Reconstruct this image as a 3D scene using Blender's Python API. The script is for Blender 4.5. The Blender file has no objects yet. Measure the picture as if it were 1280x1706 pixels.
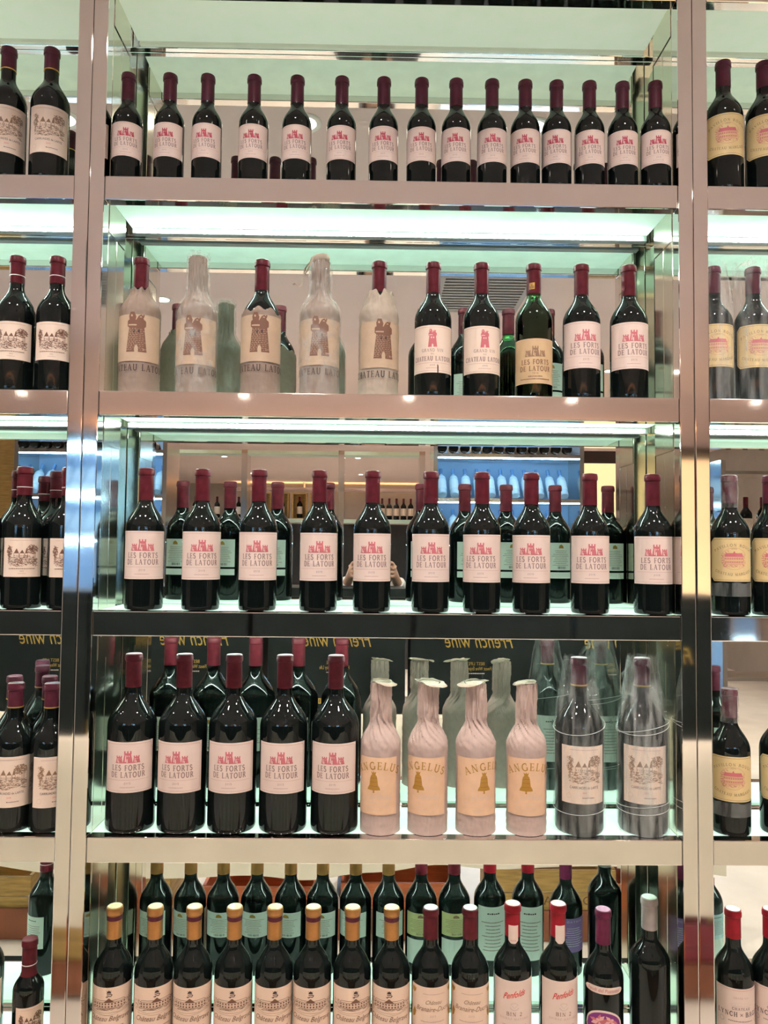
import bpy, bmesh, math, random
from mathutils import Vector, Matrix, noise
from mathutils.geometry import tessellate_polygon
from math import sin, cos, pi, radians as RAD

sc = bpy.context.scene
C = sc.collection
random.seed(7)

# ------------------------------------------------------------------ camera, world, exposure
W_IMG, H_IMG, F_PX = 1280, 1706, 1279.14
cam_d = bpy.data.cameras.new('camera'); cam = bpy.data.objects.new('camera', cam_d); C.objects.link(cam)
cam_d.sensor_fit = 'VERTICAL'; cam_d.sensor_height = 36.0; cam_d.lens = 36.0 * F_PX / H_IMG
cam_d.clip_start = 0.01; cam_d.clip_end = 60
CAM = Vector((-0.0108, -1.5674, 1.72))
FW = Vector((0.01288617, 0.99887282, 0.04568409)); RT = Vector((0.99985549, -0.01337857, 0.01048884)); UP = RT.cross(FW)
cam.matrix_world = Matrix(((RT.x, UP.x, -FW.x, CAM.x), (RT.y, UP.y, -FW.y, CAM.y), (RT.z, UP.z, -FW.z, CAM.z), (0, 0, 0, 1)))
sc.camera = cam
wd = bpy.data.worlds.new('world'); sc.world = wd; wd.use_nodes = True
wd.node_tree.nodes['Background'].inputs[0].default_value = (0.9, 0.75, 0.65, 1)
wd.node_tree.nodes['Background'].inputs[1].default_value = 0.05
sc.view_settings.view_transform = 'Standard'; sc.view_settings.look = 'None'
sc.view_settings.gamma = 1.0; sc.view_settings.use_curve_mapping = False
sc.view_settings.exposure = 0.0
sc.cycles.max_bounces = 6; sc.cycles.glossy_bounces = 4; sc.cycles.diffuse_bounces = 2
sc.cycles.transmission_bounces = 4; sc.cycles.transparent_max_bounces = 8
sc.cycles.caustics_reflective = True; sc.cycles.caustics_refractive = False
sc.cycles.sample_clamp_indirect = 12.0
sc.cycles.use_denoising = True; sc.cycles.use_adaptive_sampling = True; sc.cycles.adaptive_threshold = .03; sc.cycles.use_light_tree = False

DOWN_W, COVE_E, LED_E, BLUE_E, PANEL_E = 6.5, 6.0, 195.0, 130.0, .22  # PANEL_E: glow added to the shelf glass on top of the LED strips

# ------------------------------------------------------------------ materials
MAT = {}
def mat(name, col, rough=.5, metal=0.0, spec=.5, bump=0, bscale=40, vary=0, vscale=20, coat=0, emit=None, estr=0, stretch=None, transm=0, alpha=1, ior=1.45):
    if name in MAT: return MAT[name]
    m = bpy.data.materials.new(name); m.use_nodes = True; MAT[name] = m
    nt = m.node_tree; b = nt.nodes['Principled BSDF']
    b.inputs['Base Color'].default_value = (*col, 1); b.inputs['Roughness'].default_value = rough
    b.inputs['Metallic'].default_value = metal; b.inputs['Specular IOR Level'].default_value = spec
    b.inputs['Coat Weight'].default_value = coat; b.inputs['Transmission Weight'].default_value = transm
    b.inputs['Alpha'].default_value = alpha; b.inputs['IOR'].default_value = ior
    if emit: b.inputs['Emission Color'].default_value = (*emit, 1); b.inputs['Emission Strength'].default_value = estr
    if bump or vary:
        tc = nt.nodes.new('ShaderNodeTexCoord'); mp = nt.nodes.new('ShaderNodeMapping')
        nt.links.new(tc.outputs['Object'], mp.inputs[0])
        if stretch: mp.inputs['Scale'].default_value = stretch
    if bump:
        n = nt.nodes.new('ShaderNodeTexNoise'); n.inputs['Scale'].default_value = bscale; n.inputs['Detail'].default_value = 3
        nt.links.new(mp.outputs[0], n.inputs['Vector'])
        bp = nt.nodes.new('ShaderNodeBump'); bp.inputs['Strength'].default_value = 1; bp.inputs['Distance'].default_value = bump
        nt.links.new(n.outputs[0], bp.inputs['Height']); nt.links.new(bp.outputs[0], b.inputs['Normal'])
    if vary:
        n = nt.nodes.new('ShaderNodeTexNoise'); n.inputs['Scale'].default_value = vscale; n.inputs['Detail'].default_value = 5
        nt.links.new(mp.outputs[0], n.inputs['Vector'])
        cr = nt.nodes.new('ShaderNodeValToRGB'); nt.links.new(n.outputs[0], cr.inputs[0])
        cr.color_ramp.elements[0].position = .3; cr.color_ramp.elements[1].position = .7
        cr.color_ramp.elements[0].color = (*[max(0, c*(1-vary)) for c in col], 1); cr.color_ramp.elements[1].color = (*[min(1, c*(1+vary)) for c in col], 1)
        nt.links.new(cr.outputs[0], b.inputs['Base Color'])
    return m

chrome = mat('polished_steel', (.80, .77, .74), .05, 1, bump=.00003, bscale=3.5)
chrome_d = mat('polished_steel_side', (.76, .74, .62), .13, 1, bump=.00008, bscale=5)
mirror = mat('mirror_glass', (.84, .90, .86), 0.0, 1)
black_gap = mat('dark_joint', (.012, .02, .018), .4)
glass = mat('dark_bottle_glass', (.004, .0065, .006), .025, spec=.42)
glass_g = mat('green_bottle_glass', (.10, .55, .10), .02, spec=.5, transm=1, ior=1.5)
wine = mat('wine_fill', (.012, .004, .006), .1)
cap_red = mat('red_capsule', (.092, .008, .014), .42, 0, .22, vary=.25, vscale=60)
cap_red_d = mat('maroon_capsule', (0.081, 0.011, 0.024), .40, 0, .3, vary=.2, vscale=60)
cap_bright = mat('bright_red_capsule', (0.288, 0.006, 0.016), .40, 0, .3, vary=.2, vscale=60)
cap_gold = mat('copper_capsule', (.48, .22, .07), .35, .6, vary=.12, vscale=50)
cap_plum = mat('plum_capsule', (0.111, 0.010, 0.039), .40, 0, .3, vary=.2, vscale=60)
cap_grey = mat('grey_capsule', (.36, .31, .30), .5, .2, vary=.12, vscale=50)
top_cream = mat('cream_cap_top', (.80, .70, .42), .5, vary=.12, vscale=150)
top_mint = mat('pale_cap_top', (.66, .78, .70), .4, .1, vary=.1, vscale=150)
top_pink = mat('pink_cap_top', (.75, .45, .46), .5, vary=.15, vscale=150)
top_lilac = mat('lilac_cap_top', (.62, .30, .46), .5, vary=.15, vscale=150)
gold = mat('gold_foil', (.75, .48, .12), .3, .8, vary=.2, vscale=80)
paper_pink = mat('pink_label_paper', (.82, .64, .56), .65, vary=.03, vscale=30)
paper_peach = mat('peach_label_paper', (.86, .64, .50), .65, vary=.03, vscale=30)
paper_cream = mat('cream_label_paper', (.86, .68, .55), .65, vary=.03, vscale=30)
paper_tan = mat('aged_label_paper', (.66, .45, .25), .7, vary=.08, vscale=25)
paper_yel = mat('yellow_label_paper', (.78, .58, .28), .6, vary=.04, vscale=30)
paper_back = mat('back_label_paper', (.90, .89, .84), .65, vary=.03, vscale=30)
paper_yback = mat('yellow_back_label', (.78, .72, .36), .65, vary=.03, vscale=30)
paper_purp = mat('purple_back_label', (.30, .16, .42), .6, vary=.1, vscale=30)
paper_blue = mat('blue_back_label', (.62, .74, .80), .6, vary=.03, vscale=30)
ink_red = mat('crimson_ink', (.50, .06, .09), .6)
ink_rose = mat('rose_ink', (.62, .16, .18), .6)
ink_brown = mat('brown_ink', (.20, .09, .055), .6)
ink_sepia = mat('sepia_ink', (.30, .17, .10), .6)
ink_grey = mat('grey_ink', (.28, .17, .15), .6)
ink_dark = mat('dark_ink', (.06, .03, .03), .6)
ink_line = mat('fine_line_ink', (.58, .36, .32), .6)
ink_gold = mat('gold_ink', (.48, .24, .04), .5, .2)
ink_scarlet = mat('scarlet_ink', (.75, .05, .04), .6)
ink_purple = mat('purple_ink', (.22, .03, .20), .6)
ink_petal = mat('petal_ink', (.80, .42, .40), .6)
ink_white = mat('white_ink', (.85, .84, .8), .5)
ink_pale = mat('pale_grey_ink', (.70, .56, .50), .6)
patch_label = mat('label_through_tissue', (.57, .41, .28), .7, vary=.05, vscale=60)
patch_peach = mat('peach_label_through_tissue', (.82, .53, .34), .7, vary=.05, vscale=60)

def paper_mat(name, col, tr=.3, bump=.0012, bscale=70):
    m = bpy.data.materials.new(name); m.use_nodes = True; nt = m.node_tree; MAT[name] = m
    b = nt.nodes['Principled BSDF']; out = nt.nodes['Material Output']
    b.inputs['Roughness'].default_value = .7
    tc = nt.nodes.new('ShaderNodeTexCoord'); n = nt.nodes.new('ShaderNodeTexNoise'); n.inputs['Scale'].default_value = bscale; n.inputs['Detail'].default_value = 4
    nt.links.new(tc.outputs['Object'], n.inputs['Vector'])
    cr = nt.nodes.new('ShaderNodeValToRGB'); nt.links.new(n.outputs[0], cr.inputs[0])
    cr.color_ramp.elements[0].position = .3; cr.color_ramp.elements[1].position = .7
    cr.color_ramp.elements[0].color = (*[c*.93 for c in col], 1); cr.color_ramp.elements[1].color = (*[min(1, c*1.05) for c in col], 1)
    nt.links.new(cr.outputs[0], b.inputs['Base Color'])
    bp = nt.nodes.new('ShaderNodeBump'); bp.inputs['Distance'].default_value = bump; nt.links.new(n.outputs[0], bp.inputs['Height']); nt.links.new(bp.outputs[0], b.inputs['Normal'])
    t = nt.nodes.new('ShaderNodeBsdfTranslucent'); nt.links.new(cr.outputs[0], t.inputs[0])
    mx = nt.nodes.new('ShaderNodeMixShader'); mx.inputs[0].default_value = tr
    nt.links.new(b.outputs[0], mx.inputs[1]); nt.links.new(t.outputs[0], mx.inputs[2]); nt.links.new(mx.outputs[0], out.inputs[0])
    return m
tissue = paper_mat('tissue_paper', (.37, .27, .21), .2)
tissue_l = paper_mat('pale_tissue_paper', (.62, .51, .40), .3)
tissue_p = paper_mat('pink_tissue_paper', (.72, .53, .46), .25)
frost = paper_mat('frosted_green_glass', (.74, .86, .78), .5, bump=.0001, bscale=20)
frost.node_tree.nodes['Principled BSDF'].inputs['Roughness'].default_value = .25

frost_glow = paper_mat('green_glass_added_glow', (.76, .90, .82), .5, bump=.0001, bscale=20)  # glow added to the glass in place of scattered light from the strips
frost_glow.node_tree.nodes['Principled BSDF'].inputs['Emission Color'].default_value = (.70, .95, .82, 1)
frost_glow.node_tree.nodes['Principled BSDF'].inputs['Emission Strength'].default_value = PANEL_E*2
frost_dim_glow = paper_mat('unlit_glass_added_glow', (.78, .84, .74), .5, bump=.0001, bscale=20)  # topmost shelf has no light of its own; its glow is added
frost_dim_glow.node_tree.nodes['Principled BSDF'].inputs['Emission Color'].default_value = (.82, .88, .70, 1)
frost_dim_glow.node_tree.nodes['Principled BSDF'].inputs['Emission Strength'].default_value = PANEL_E*2.2
frost_top_glow = paper_mat('shelf_top_added_glow', (.80, .92, .86), .5, bump=.0001, bscale=20)  # stronger glow added to the upper face, for strip light passing through
frost_top_glow.node_tree.nodes['Principled BSDF'].inputs['Emission Color'].default_value = (.78, 1.0, .88, 1)
frost_top_glow.node_tree.nodes['Principled BSDF'].inputs['Emission Strength'].default_value = PANEL_E*5
def plastic_mat(name, col, a0, a1, scale=60, stretch=(1, 1, .15), rough=.16):
    m = bpy.data.materials.new(name); m.use_nodes = True; nt = m.node_tree; MAT[name] = m
    b = nt.nodes['Principled BSDF']; b.inputs['Base Color'].default_value = (*col, 1); b.inputs['Roughness'].default_value = rough
    tc = nt.nodes.new('ShaderNodeTexCoord'); mp = nt.nodes.new('ShaderNodeMapping'); mp.inputs['Scale'].default_value = stretch
    n = nt.nodes.new('ShaderNodeTexNoise'); n.inputs['Scale'].default_value = scale; n.inputs['Detail'].default_value = 6; n.inputs['Distortion'].default_value = .6
    nt.links.new(tc.outputs['Object'], mp.inputs[0]); nt.links.new(mp.outputs[0], n.inputs['Vector'])
    mr = nt.nodes.new('ShaderNodeMapRange'); mr.inputs[1].default_value = .4; mr.inputs[2].default_value = .72; mr.inputs[3].default_value = a0; mr.inputs[4].default_value = a1
    nt.links.new(n.outputs[0], mr.inputs[0]); nt.links.new(mr.outputs[0], b.inputs['Alpha'])
    bp = nt.nodes.new('ShaderNodeBump'); bp.inputs['Distance'].default_value = .003; nt.links.new(n.outputs[0], bp.inputs['Height']); nt.links.new(bp.outputs[0], b.inputs['Normal'])
    return m
plastic = plastic_mat('clear_plastic_bag', (.80, .84, .80), .03, .32)
plastic_w = plastic_mat('crumpled_clear_film', (.84, .84, .78), .03, .35, 55, (1, 1, .6))

# ------------------------------------------------------------------ mesh helpers
def link(me, name, parent=None, loc=(0, 0, 0), rotz=0):
    o = bpy.data.objects.new(name, me); C.objects.link(o); o.location = loc; o.rotation_euler = (0, 0, rotz)
    if parent: o.parent = parent
    return o
def empty(name, loc=(0, 0, 0), rotz=0, parent=None):
    o = link(None, name, parent, loc, rotz); o.empty_display_size = .05
    return o
def tag(o, label, cat, group=None):
    o['label'] = label; o['category'] = cat
    if group: o['group'] = group
    return o
def struct(o, label=None):
    o['kind'] = 'structure'
    if label: o['label'] = label
    return o
def mesh(name, verts, faces, mats, idx=None, smooth=None):
    me = bpy.data.meshes.new(name); me.from_pydata([tuple(v) for v in verts], [], faces)
    for m in (mats if isinstance(mats, (list, tuple)) else [mats]): me.materials.append(m)
    if idx: me.polygons.foreach_set('material_index', idx)
    if smooth is not None:
        me.shade_smooth(); me.set_sharp_from_angle(angle=RAD(smooth))
    me.update(); return me
def box_data(x0, x1, y0, y1, z0, z1, base=0):
    v = [(x0, y0, z0), (x1, y0, z0), (x1, y1, z0), (x0, y1, z0), (x0, y0, z1), (x1, y0, z1), (x1, y1, z1), (x0, y1, z1)]
    f = [(0, 3, 2, 1), (4, 5, 6, 7), (0, 1, 5, 4), (1, 2, 6, 5), (2, 3, 7, 6), (3, 0, 4, 7)]
    return v, [tuple(i+base for i in q) for q in f]
def box(name, x0, x1, y0, y1, z0, z1, m, parent=None, bev=0):
    v, f = box_data(x0, x1, y0, y1, z0, z1)
    me = mesh(name, v, f, m)
    if bev:
        bm = bmesh.new(); bm.from_mesh(me)
        bmesh.ops.bevel(bm, geom=bm.edges[:], offset=bev, segments=2, affect='EDGES', profile=.5)
        bm.to_mesh(me); bm.free()
    return link(me, name, parent)
def boxes(name, L, m, parent=None):
    V, F = [], []
    for b in L:
        v, f = box_data(*b, base=len(V)); V += v; F += f
    return link(mesh(name, V, F, m), name, parent)
def lathe(name, prof, m, seg=40, sharp=35, disp=None):
    V, F = [], []
    n = len(prof)
    for i, (r, z) in enumerate(prof):
        for k in range(seg):
            a = 2*pi*k/seg
            V.append((r*cos(a), r*sin(a), z) if not disp else disp(r, z, a))
    for i in range(n-1):
        for k in range(seg):
            F.append((i*seg+k, i*seg+(k+1) % seg, (i+1)*seg+(k+1) % seg, (i+1)*seg+k))
    if prof[0][0] > 1e-5: F.append(tuple(reversed(range(seg))))
    if prof[-1][0] > 1e-5: F.append(tuple((n-1)*seg+k for k in range(seg)))
    return mesh(name, V, F, m, smooth=sharp)
def tube(pts, r, seg=8, V=None, F=None, closed=False):
    V = [] if V is None else V; F = [] if F is None else F
    pts = [Vector(p) for p in pts]; n = len(pts); b0 = len(V)
    for i, p in enumerate(pts):
        a = pts[(i+1) % n] if (closed or i < n-1) else p; b = pts[i-1] if (closed or i > 0) else p
        d = (a-b).normalized(); u = d.orthogonal().normalized() if i == 0 else (u - d*u.dot(d)).normalized()
        w = d.cross(u); rr = r[i] if isinstance(r, (list, tuple)) else r
        for k in range(seg):
            t = 2*pi*k/seg; V.append(p+(u*cos(t)+w*sin(t))*rr)
    for i in range(n if closed else n-1):
        j = (i+1) % n
        for k in range(seg): F.append((b0+i*seg+k, b0+i*seg+(k+1) % seg, b0+j*seg+(k+1) % seg, b0+j*seg+k))
    if not closed:
        F.append(tuple(b0+k for k in reversed(range(seg)))); F.append(tuple(b0+(n-1)*seg+k for k in range(seg)))
    return V, F

# ------------------------------------------------------------------ lettering and label artwork (flat print wrapped on the glass)
def arc(cx, cy, rx, ry, a0, a1, n=12):
    return [(cx+rx*cos(RAD(a0+(a1-a0)*i/n)), cy+ry*sin(RAD(a0+(a1-a0)*i/n))) for i in range(n+1)]
TK, TN = .15, .07
def stem(x, y0=0, y1=1, s=.13): return [(TK, [(x, y0), (x, y1)]), (TN, [(x-s, y0+.03), (x+s, y0+.03)]), (TN, [(x-s, y1-.03), (x+s, y1-.03)])]
def foot(x, y, s=.12): return [(TN, [(x-s, y+.03 if y < .5 else y-.03), (x+s, y+.03 if y < .5 else y-.03)])]
GL = {
 'A': (.82, [(TN, [(.1, 0), (.41, 1)]), (TK, [(.41, 1), (.72, 0)]), (TN, [(.21, .34), (.6, .34)])]+foot(.1, 0)+foot(.72, 0)),
 'B': (.66, stem(.15)+[(TN, [(.15, .97), (.4, .97)]), (TK, arc(.36, .74, .2, .23, 90, -90)), (TN, [(.15, .51), (.4, .51)]), (TK, arc(.38, .26, .24, .24, 90, -90)), (TN, [(.15, .03), (.4, .03)])]),
 'C': (.76, [(TK, arc(.45, .5, .36, .47, 60, 300, 18)), (TN, [(.63, .9), (.68, .68)]), (TN, [(.63, .1), (.7, .25)])]),
 'D': (.8, stem(.15)+[(TN, [(.15, .97), (.35, .97)]), (TK, arc(.33, .5, .38, .47, 90, -90, 16)), (TN, [(.15, .03), (.35, .03)])]),
 'E': (.62, stem(.15)+[(TN, [(.15, .97), (.55, .97)]), (TN, [(.15, .5), (.45, .5)]), (TN, [(.15, .03), (.58, .03)]), (TN, [(.54, 1), (.54, .82)]), (TN, [(.57, 0), (.57, .2)]), (TN, [(.45, .4), (.45, .6)])]),
 'F': (.58, stem(.15)+[(TN, [(.15, .97), (.54, .97)]), (TN, [(.15, .5), (.42, .5)]), (TN, [(.53, 1), (.53, .82)]), (TN, [(.42, .4), (.42, .6)])]),
 'G': (.82, [(TK, arc(.45, .5, .36, .47, 60, 330, 18)), (TN, [(.63, .9), (.68, .68)]), (TK, [(.72, .05), (.72, .42)]), (TN, [(.58, .42), (.84, .42)])]),
 'H': (.82, stem(.16)+stem(.66)+[(TN, [(.16, .5), (.66, .5)])]),
 'I': (.32, stem(.16)),
 'L': (.6, stem(.15)+[(TN, [(.15, .03), (.54, .03)]), (TN, [(.55, 0), (.55, .24)])]),
 'M': (.98, [(TN, [(.14, 0), (.16, 1)]), (TK, [(.16, 1), (.48, .08)]), (TN, [(.48, .08), (.8, 1)]), (TK, [(.8, 1), (.82, 0)])]+foot(.14, 0)+foot(.82, 0)),
 'N': (.84, [(TN, [(.15, 0), (.15, 1)]), (TK, [(.15, 1), (.68, 0)]), (TN, [(.68, 0), (.68, 1)])]+foot(.15, 0)+foot(.68, 1)),
 'O': (.86, [(TK, arc(.43, .5, .35, .47, 0, 360, 24))]),
 'P': (.62, stem(.15)+[(TN, [(.15, .97), (.36, .97)]), (TK, arc(.34, .73, .22, .24, 90, -90)), (TN, [(.15, .48), (.36, .48)])]),
 'R': (.72, stem(.15)+[(TN, [(.15, .97), (.36, .97)]), (TK, arc(.34, .74, .2, .23, 90, -90)), (TN, [(.15, .51), (.36, .51)]), (TK, [(.36, .5), (.68, .02)])]+foot(.68, 0, .07)),
 'S': (.58, [(TK, arc(.29, .74, .2, .23, 50, 250, 12)+arc(.29, .27, .22, .25, 70, -130, 12)), (TN, [(.45, .95), (.46, .74)]), (TN, [(.08, .05), (.07, .27)])]),
 'T': (.72, stem(.36)+[(TN, [(.03, .97), (.69, .97)]), (TN, [(.04, 1), (.04, .8)]), (TN, [(.68, 1), (.68, .8)])]),
 'U': (.82, [(TK, [(.16, 1), (.16, .35)]+arc(.41, .35, .25, .33, 180, 360)+[(.66, 1)])]+foot(.16, 1)+foot(.66, 1)),
 'V': (.8, [(TK, [(.1, 1), (.41, 0)]), (TN, [(.41, 0), (.71, 1)])]+foot(.1, 1)+foot(.71, 1)),
 'X': (.78, [(TK, [(.1, 1), (.68, 0)]), (TN, [(.1, 0), (.68, 1)])]+foot(.1, 0)+foot(.68, 0)+foot(.1, 1)+foot(.68, 1)),
 'Y': (.76, [(TK, [(.08, 1), (.38, .48)]), (TN, [(.38, .48), (.67, 1)]), (TK, [(.38, .5), (.38, 0)])]+foot(.38, 0)+foot(.08, 1)+foot(.67, 1)),
 'Z': (.68, [(TN, [(.08, .97), (.6, .97)]), (TK, [(.6, .97), (.08, .03)]), (TN, [(.08, .03), (.6, .03)])]),
 '0': (.6, [(TN*1.4, arc(.3, .5, .22, .47, 0, 360, 16))]),
 '1': (.4, [(TK*.8, [(.2, 0), (.2, 1)]), (TN, [(.2, 1), (.08, .85)])]),
 '2': (.6, [(TK*.8, arc(.28, .72, .2, .25, 160, -40, 10)+[(.06, .04)]), (TK*.8, [(.06, .04), (.52, .04)])]),
 '5': (.6, [(TK*.8, [(.48, .96), (.14, .96), (.12, .55)]+arc(.28, .32, .22, .3, 110, -150, 12))]),
 '6': (.6, [(TK*.8, arc(.3, .3, .21, .28, 0, 360, 14)), (TK*.8, [(.1, .35), (.16, .7), (.42, .97)])]),
 '7': (.6, [(TN, [(.06, .96), (.52, .96)]), (TK*.8, [(.52, .96), (.22, 0)])]),
 '9': (.6, [(TK*.8, arc(.3, .7, .21, .28, 0, 360, 14)), (TK*.8, [(.5, .65), (.44, .3), (.18, .03)])]),
 '-': (.4, [(TN, [(.05, .4), (.35, .4)])]),
 ' ': (.42, []),
}
class Print:
    """2-D artwork in millimetres (x to the right, y up from the base of the bottle); wrap() lays it on a cylinder."""
    def __init__(s): s.polys = []; s.mats = []
    def mi(s, m):
        if m not in s.mats: s.mats.append(m)
        return s.mats.index(m)
    def poly(s, pts, m, lay=0): s.polys.append((pts, s.mi(m), lay))
    def line(s, pts, w, m, lay=0):
        P = []
        for (a, b) in zip(pts[:-1], pts[1:]):
            n = max(1, int(math.hypot(b[0]-a[0], b[1]-a[1])/4)+0)
            for i in range(n): P.append((a[0]+(b[0]-a[0])*i/n, a[1]+(b[1]-a[1])*i/n))
        P.append(pts[-1])
        for a, b in zip(P[:-1], P[1:]):
            dx, dy = b[0]-a[0], b[1]-a[1]; l = math.hypot(dx, dy)
            if l < 1e-6: continue
            nx, ny = -dy/l*w/2, dx/l*w/2; ex, ey = dx/l*w*.15, dy/l*w*.15
            s.poly([(a[0]-nx-ex, a[1]-ny-ey), (b[0]-nx+ex, b[1]-ny+ey), (b[0]+nx+ex, b[1]+ny+ey), (a[0]+nx-ex, a[1]+ny-ey)], m, lay)
    def rect(s, x0, x1, y0, y1, m, lay=0):
        n = max(1, int((x1-x0)/3))
        for i in range(n):
            a, b = x0+(x1-x0)*i/n, x0+(x1-x0)*(i+1)/n
            s.poly([(a, y0), (b, y0), (b, y1), (a, y1)], m, lay)
    def text(s, t, cx, y, h, m, width=None, sp=.2, lay=1, bend=0, wt=1.0):
        tot = sum(GL[c][0]+sp for c in t)-sp
        k = (width/tot) if width else h
        x = -tot*k/2
        for ch in t:
            w, st = GL[ch]; mx = x+w*k/2; an = mx/bend if bend else 0
            def tr(p):
                px, py = x+p[0]*k-mx, p[1]*h
                if bend:
                    X = bend*sin(an)+px*cos(an)-py*sin(-an); Y = bend*(cos(an)-1)-px*sin(an)+py*cos(an)
                    return (cx+X, y+Y)
                return (cx+mx+px, y+py)
            for wgt, pts in st: s.line([tr(p) for p in pts], wgt*h*wt, m, lay)
            x += (w+sp)*k
    def script(s, t, cx, y, h, m, width=None, shear=.35, lay=1, slope=0, offset=0.0):
        cu = bpy.data.curves.new('txt', 'FONT'); cu.body = t; cu.size = 1; cu.shear = shear; cu.fill_mode = 'FRONT'; cu.resolution_u = 2; cu.offset = offset
        o = bpy.data.objects.new('txt', cu); C.objects.link(o)
        dg = bpy.context.evaluated_depsgraph_get(); me = o.evaluated_get(dg).to_mesh()
        xs = [v.co.x for v in me.vertices]; x0, x1 = min(xs), max(xs)
        kx = width/(x1-x0) if width else h/.7; ky = h/.7
        for p in me.polygons:
            q = []
            for i in p.vertices:
                c = me.vertices[i].co; X = (c.x-(x0+x1)/2)*kx; q.append((cx+X, y+c.y*ky+X*slope))
            s.poly(q, s_m(m), lay) if False else s.poly(q, m, lay)
        o.evaluated_get(dg).to_mesh_clear(); bpy.data.objects.remove(o); bpy.data.curves.remove(cu)
    def tiny(s, cx, y, w, h, m, lay=1, rnd=None):
        rnd = rnd or random; x = cx-w/2
        while x < cx+w/2:
            l = rnd.uniform(.7, 1.6)*h
            s.poly([(x, y), (min(x+l, cx+w/2), y), (min(x+l, cx+w/2), y+h*rnd.uniform(.7, 1)), (x, y+h*rnd.uniform(.7, 1))], m, lay); x += l+h*.35
    def cut(s, step=3.0):
        """split wide shapes into narrow vertical strips so that they follow the curved glass"""
        out = []
        for pts, mi, lay in s.polys:
            xs = [p[0] for p in pts]
            if max(xs)-min(xs) <= step*1.2: out.append((pts, mi, lay)); continue
            tris = [[pts[i] for i in t] for t in tessellate_polygon([[Vector((p[0], p[1], 0)) for p in pts]])]
            for t in tris:
                a = math.floor(min(p[0] for p in t)/step)*step
                while a < max(p[0] for p in t):
                    q = t
                    for sg, lim in ((1, a), (-1, a+step)):
                        res = []
                        for k in range(len(q)):
                            p0, p1 = q[k-1], q[k]; d0, d1 = (p0[0]-lim)*sg, (p1[0]-lim)*sg
                            if d0*d1 < 0: f = d0/(d0-d1); res.append((p0[0]+(p1[0]-p0[0])*f, p0[1]+(p1[1]-p0[1])*f))
                            if d1 >= 0: res.append(p1)
                        q = res
                        if len(q) < 3: break
                    if len(q) >= 3: out.append((q, mi, lay))
                    a += step
        return out
    def wrap(s, r, name, rot=0):
        V, F, I = [], [], []
        for pts, mi, lay in s.cut(2.4 if r < .02 else 3.0):
            b = len(V); rr = r+.00035+.00012*lay
            for x, y in pts:
                a = x/1000/r+rot; V.append((rr*sin(a), -rr*cos(a), y/1000))
            F.append(tuple(range(b, b+len(pts)))); I.append(mi)
        return mesh(name, V, F, s.mats, I)
    def flat(s, name, scale=.001):
        V, F, I = [], [], []
        for pts, mi, lay in s.polys:
            b = len(V)
            for x, y in pts: V.append((x*scale, -.0006-.0002*lay, y*scale))
            F.append(tuple(range(b, b+len(pts)))); I.append(mi)
        return mesh(name, V, F, s.mats, I)

def label_mesh(name, r, w, z0, z1, m, shape=None, rot=0, n=30, off=.00022):
    """paper label on the glass: a thin curved sheet with its own thickness; shape(t in -1..1) -> (low, high) fractions cut away"""
    V, F = [], []
    for i in range(n+1):
        t = -1+2*i/n; a = t*w/2/1000/r+rot; lo, hi = shape(t) if shape else (0, 0)
        zl, zh = z0+(z1-z0)*lo, z1-(z1-z0)*hi
        for rr in (r+.00002, r+off):
            V += [(rr*sin(a), -rr*cos(a), zl/1000), (rr*sin(a), -rr*cos(a), zh/1000)]
    for i in range(n):
        b, c = i*4, i*4+4
        F += [(b+2, c+2, c+3, b+3), (b+3, c+3, c+1, b+1), (b, c, c+2, b+2)]
    F += [(0, 2, 3, 1), (n*4, n*4+1, n*4+3, n*4+2)]
    return mesh(name, V, F, m, smooth=30)
def frame(P, w, z0, z1, inset, m, lw=.5, rad=4):
    x0, x1, a, b = -w/2+inset, w/2-inset, z0+inset, z1-inset
    pts = arc(x1-rad, b-rad, rad, rad, 90, 0, 5)+arc(x1-rad, a+rad, rad, rad, 0, -90, 5)+arc(x0+rad, a+rad, rad, rad, -90, -180, 5)+arc(x0+rad, b-rad, rad, rad, 180, 90, 5)
    P.line(pts+[pts[0]], lw, m)

def art_forts(P, cx, y, w, h, m, m2):
    """three crenellated towers side by side"""
    def tower(x, bw, tw, hh):
        t = hh*.72
        P.poly([(x-bw/2, y), (x+bw/2, y), (x+tw/2, y+t), (x-tw/2, y+t)], m, 1)
        P.rect(x-tw/2-w*.012, x+tw/2+w*.012, y+t, y+t+hh*.1, m, 1)
        k = (tw+w*.024)/5
        for i in (0, 2, 4): P.rect(x-tw/2-w*.012+i*k, x-tw/2-w*.012+(i+1)*k, y+t+hh*.1, y+hh, m, 1)
        P.poly([(x-bw*.12, y), (x+bw*.0, y), (x-bw*.02, y+hh*.34), (x-bw*.12, y+hh*.3)], m2, 2)
        P.poly([(x-tw*.42, y+hh*.08), (x-tw*.28, y+hh*.08), (x-tw*.22, y+t*.9), (x-tw*.34, y+t*.9)], m2, 2)
        for sx in (-.12, .16): P.rect(x+tw*sx, x+tw*(sx+.09), y+t*.7, y+t*.85, m2, 2)
    tower(cx-w*.35, w*.30, w*.21, h*.60); tower(cx+w*.35, w*.30, w*.21, h*.60); tower(cx, w*.40, w*.27, h)
    P.rect(cx-w/2, cx+w/2, y-h*.03, y+h*.03, m, 1)
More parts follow.
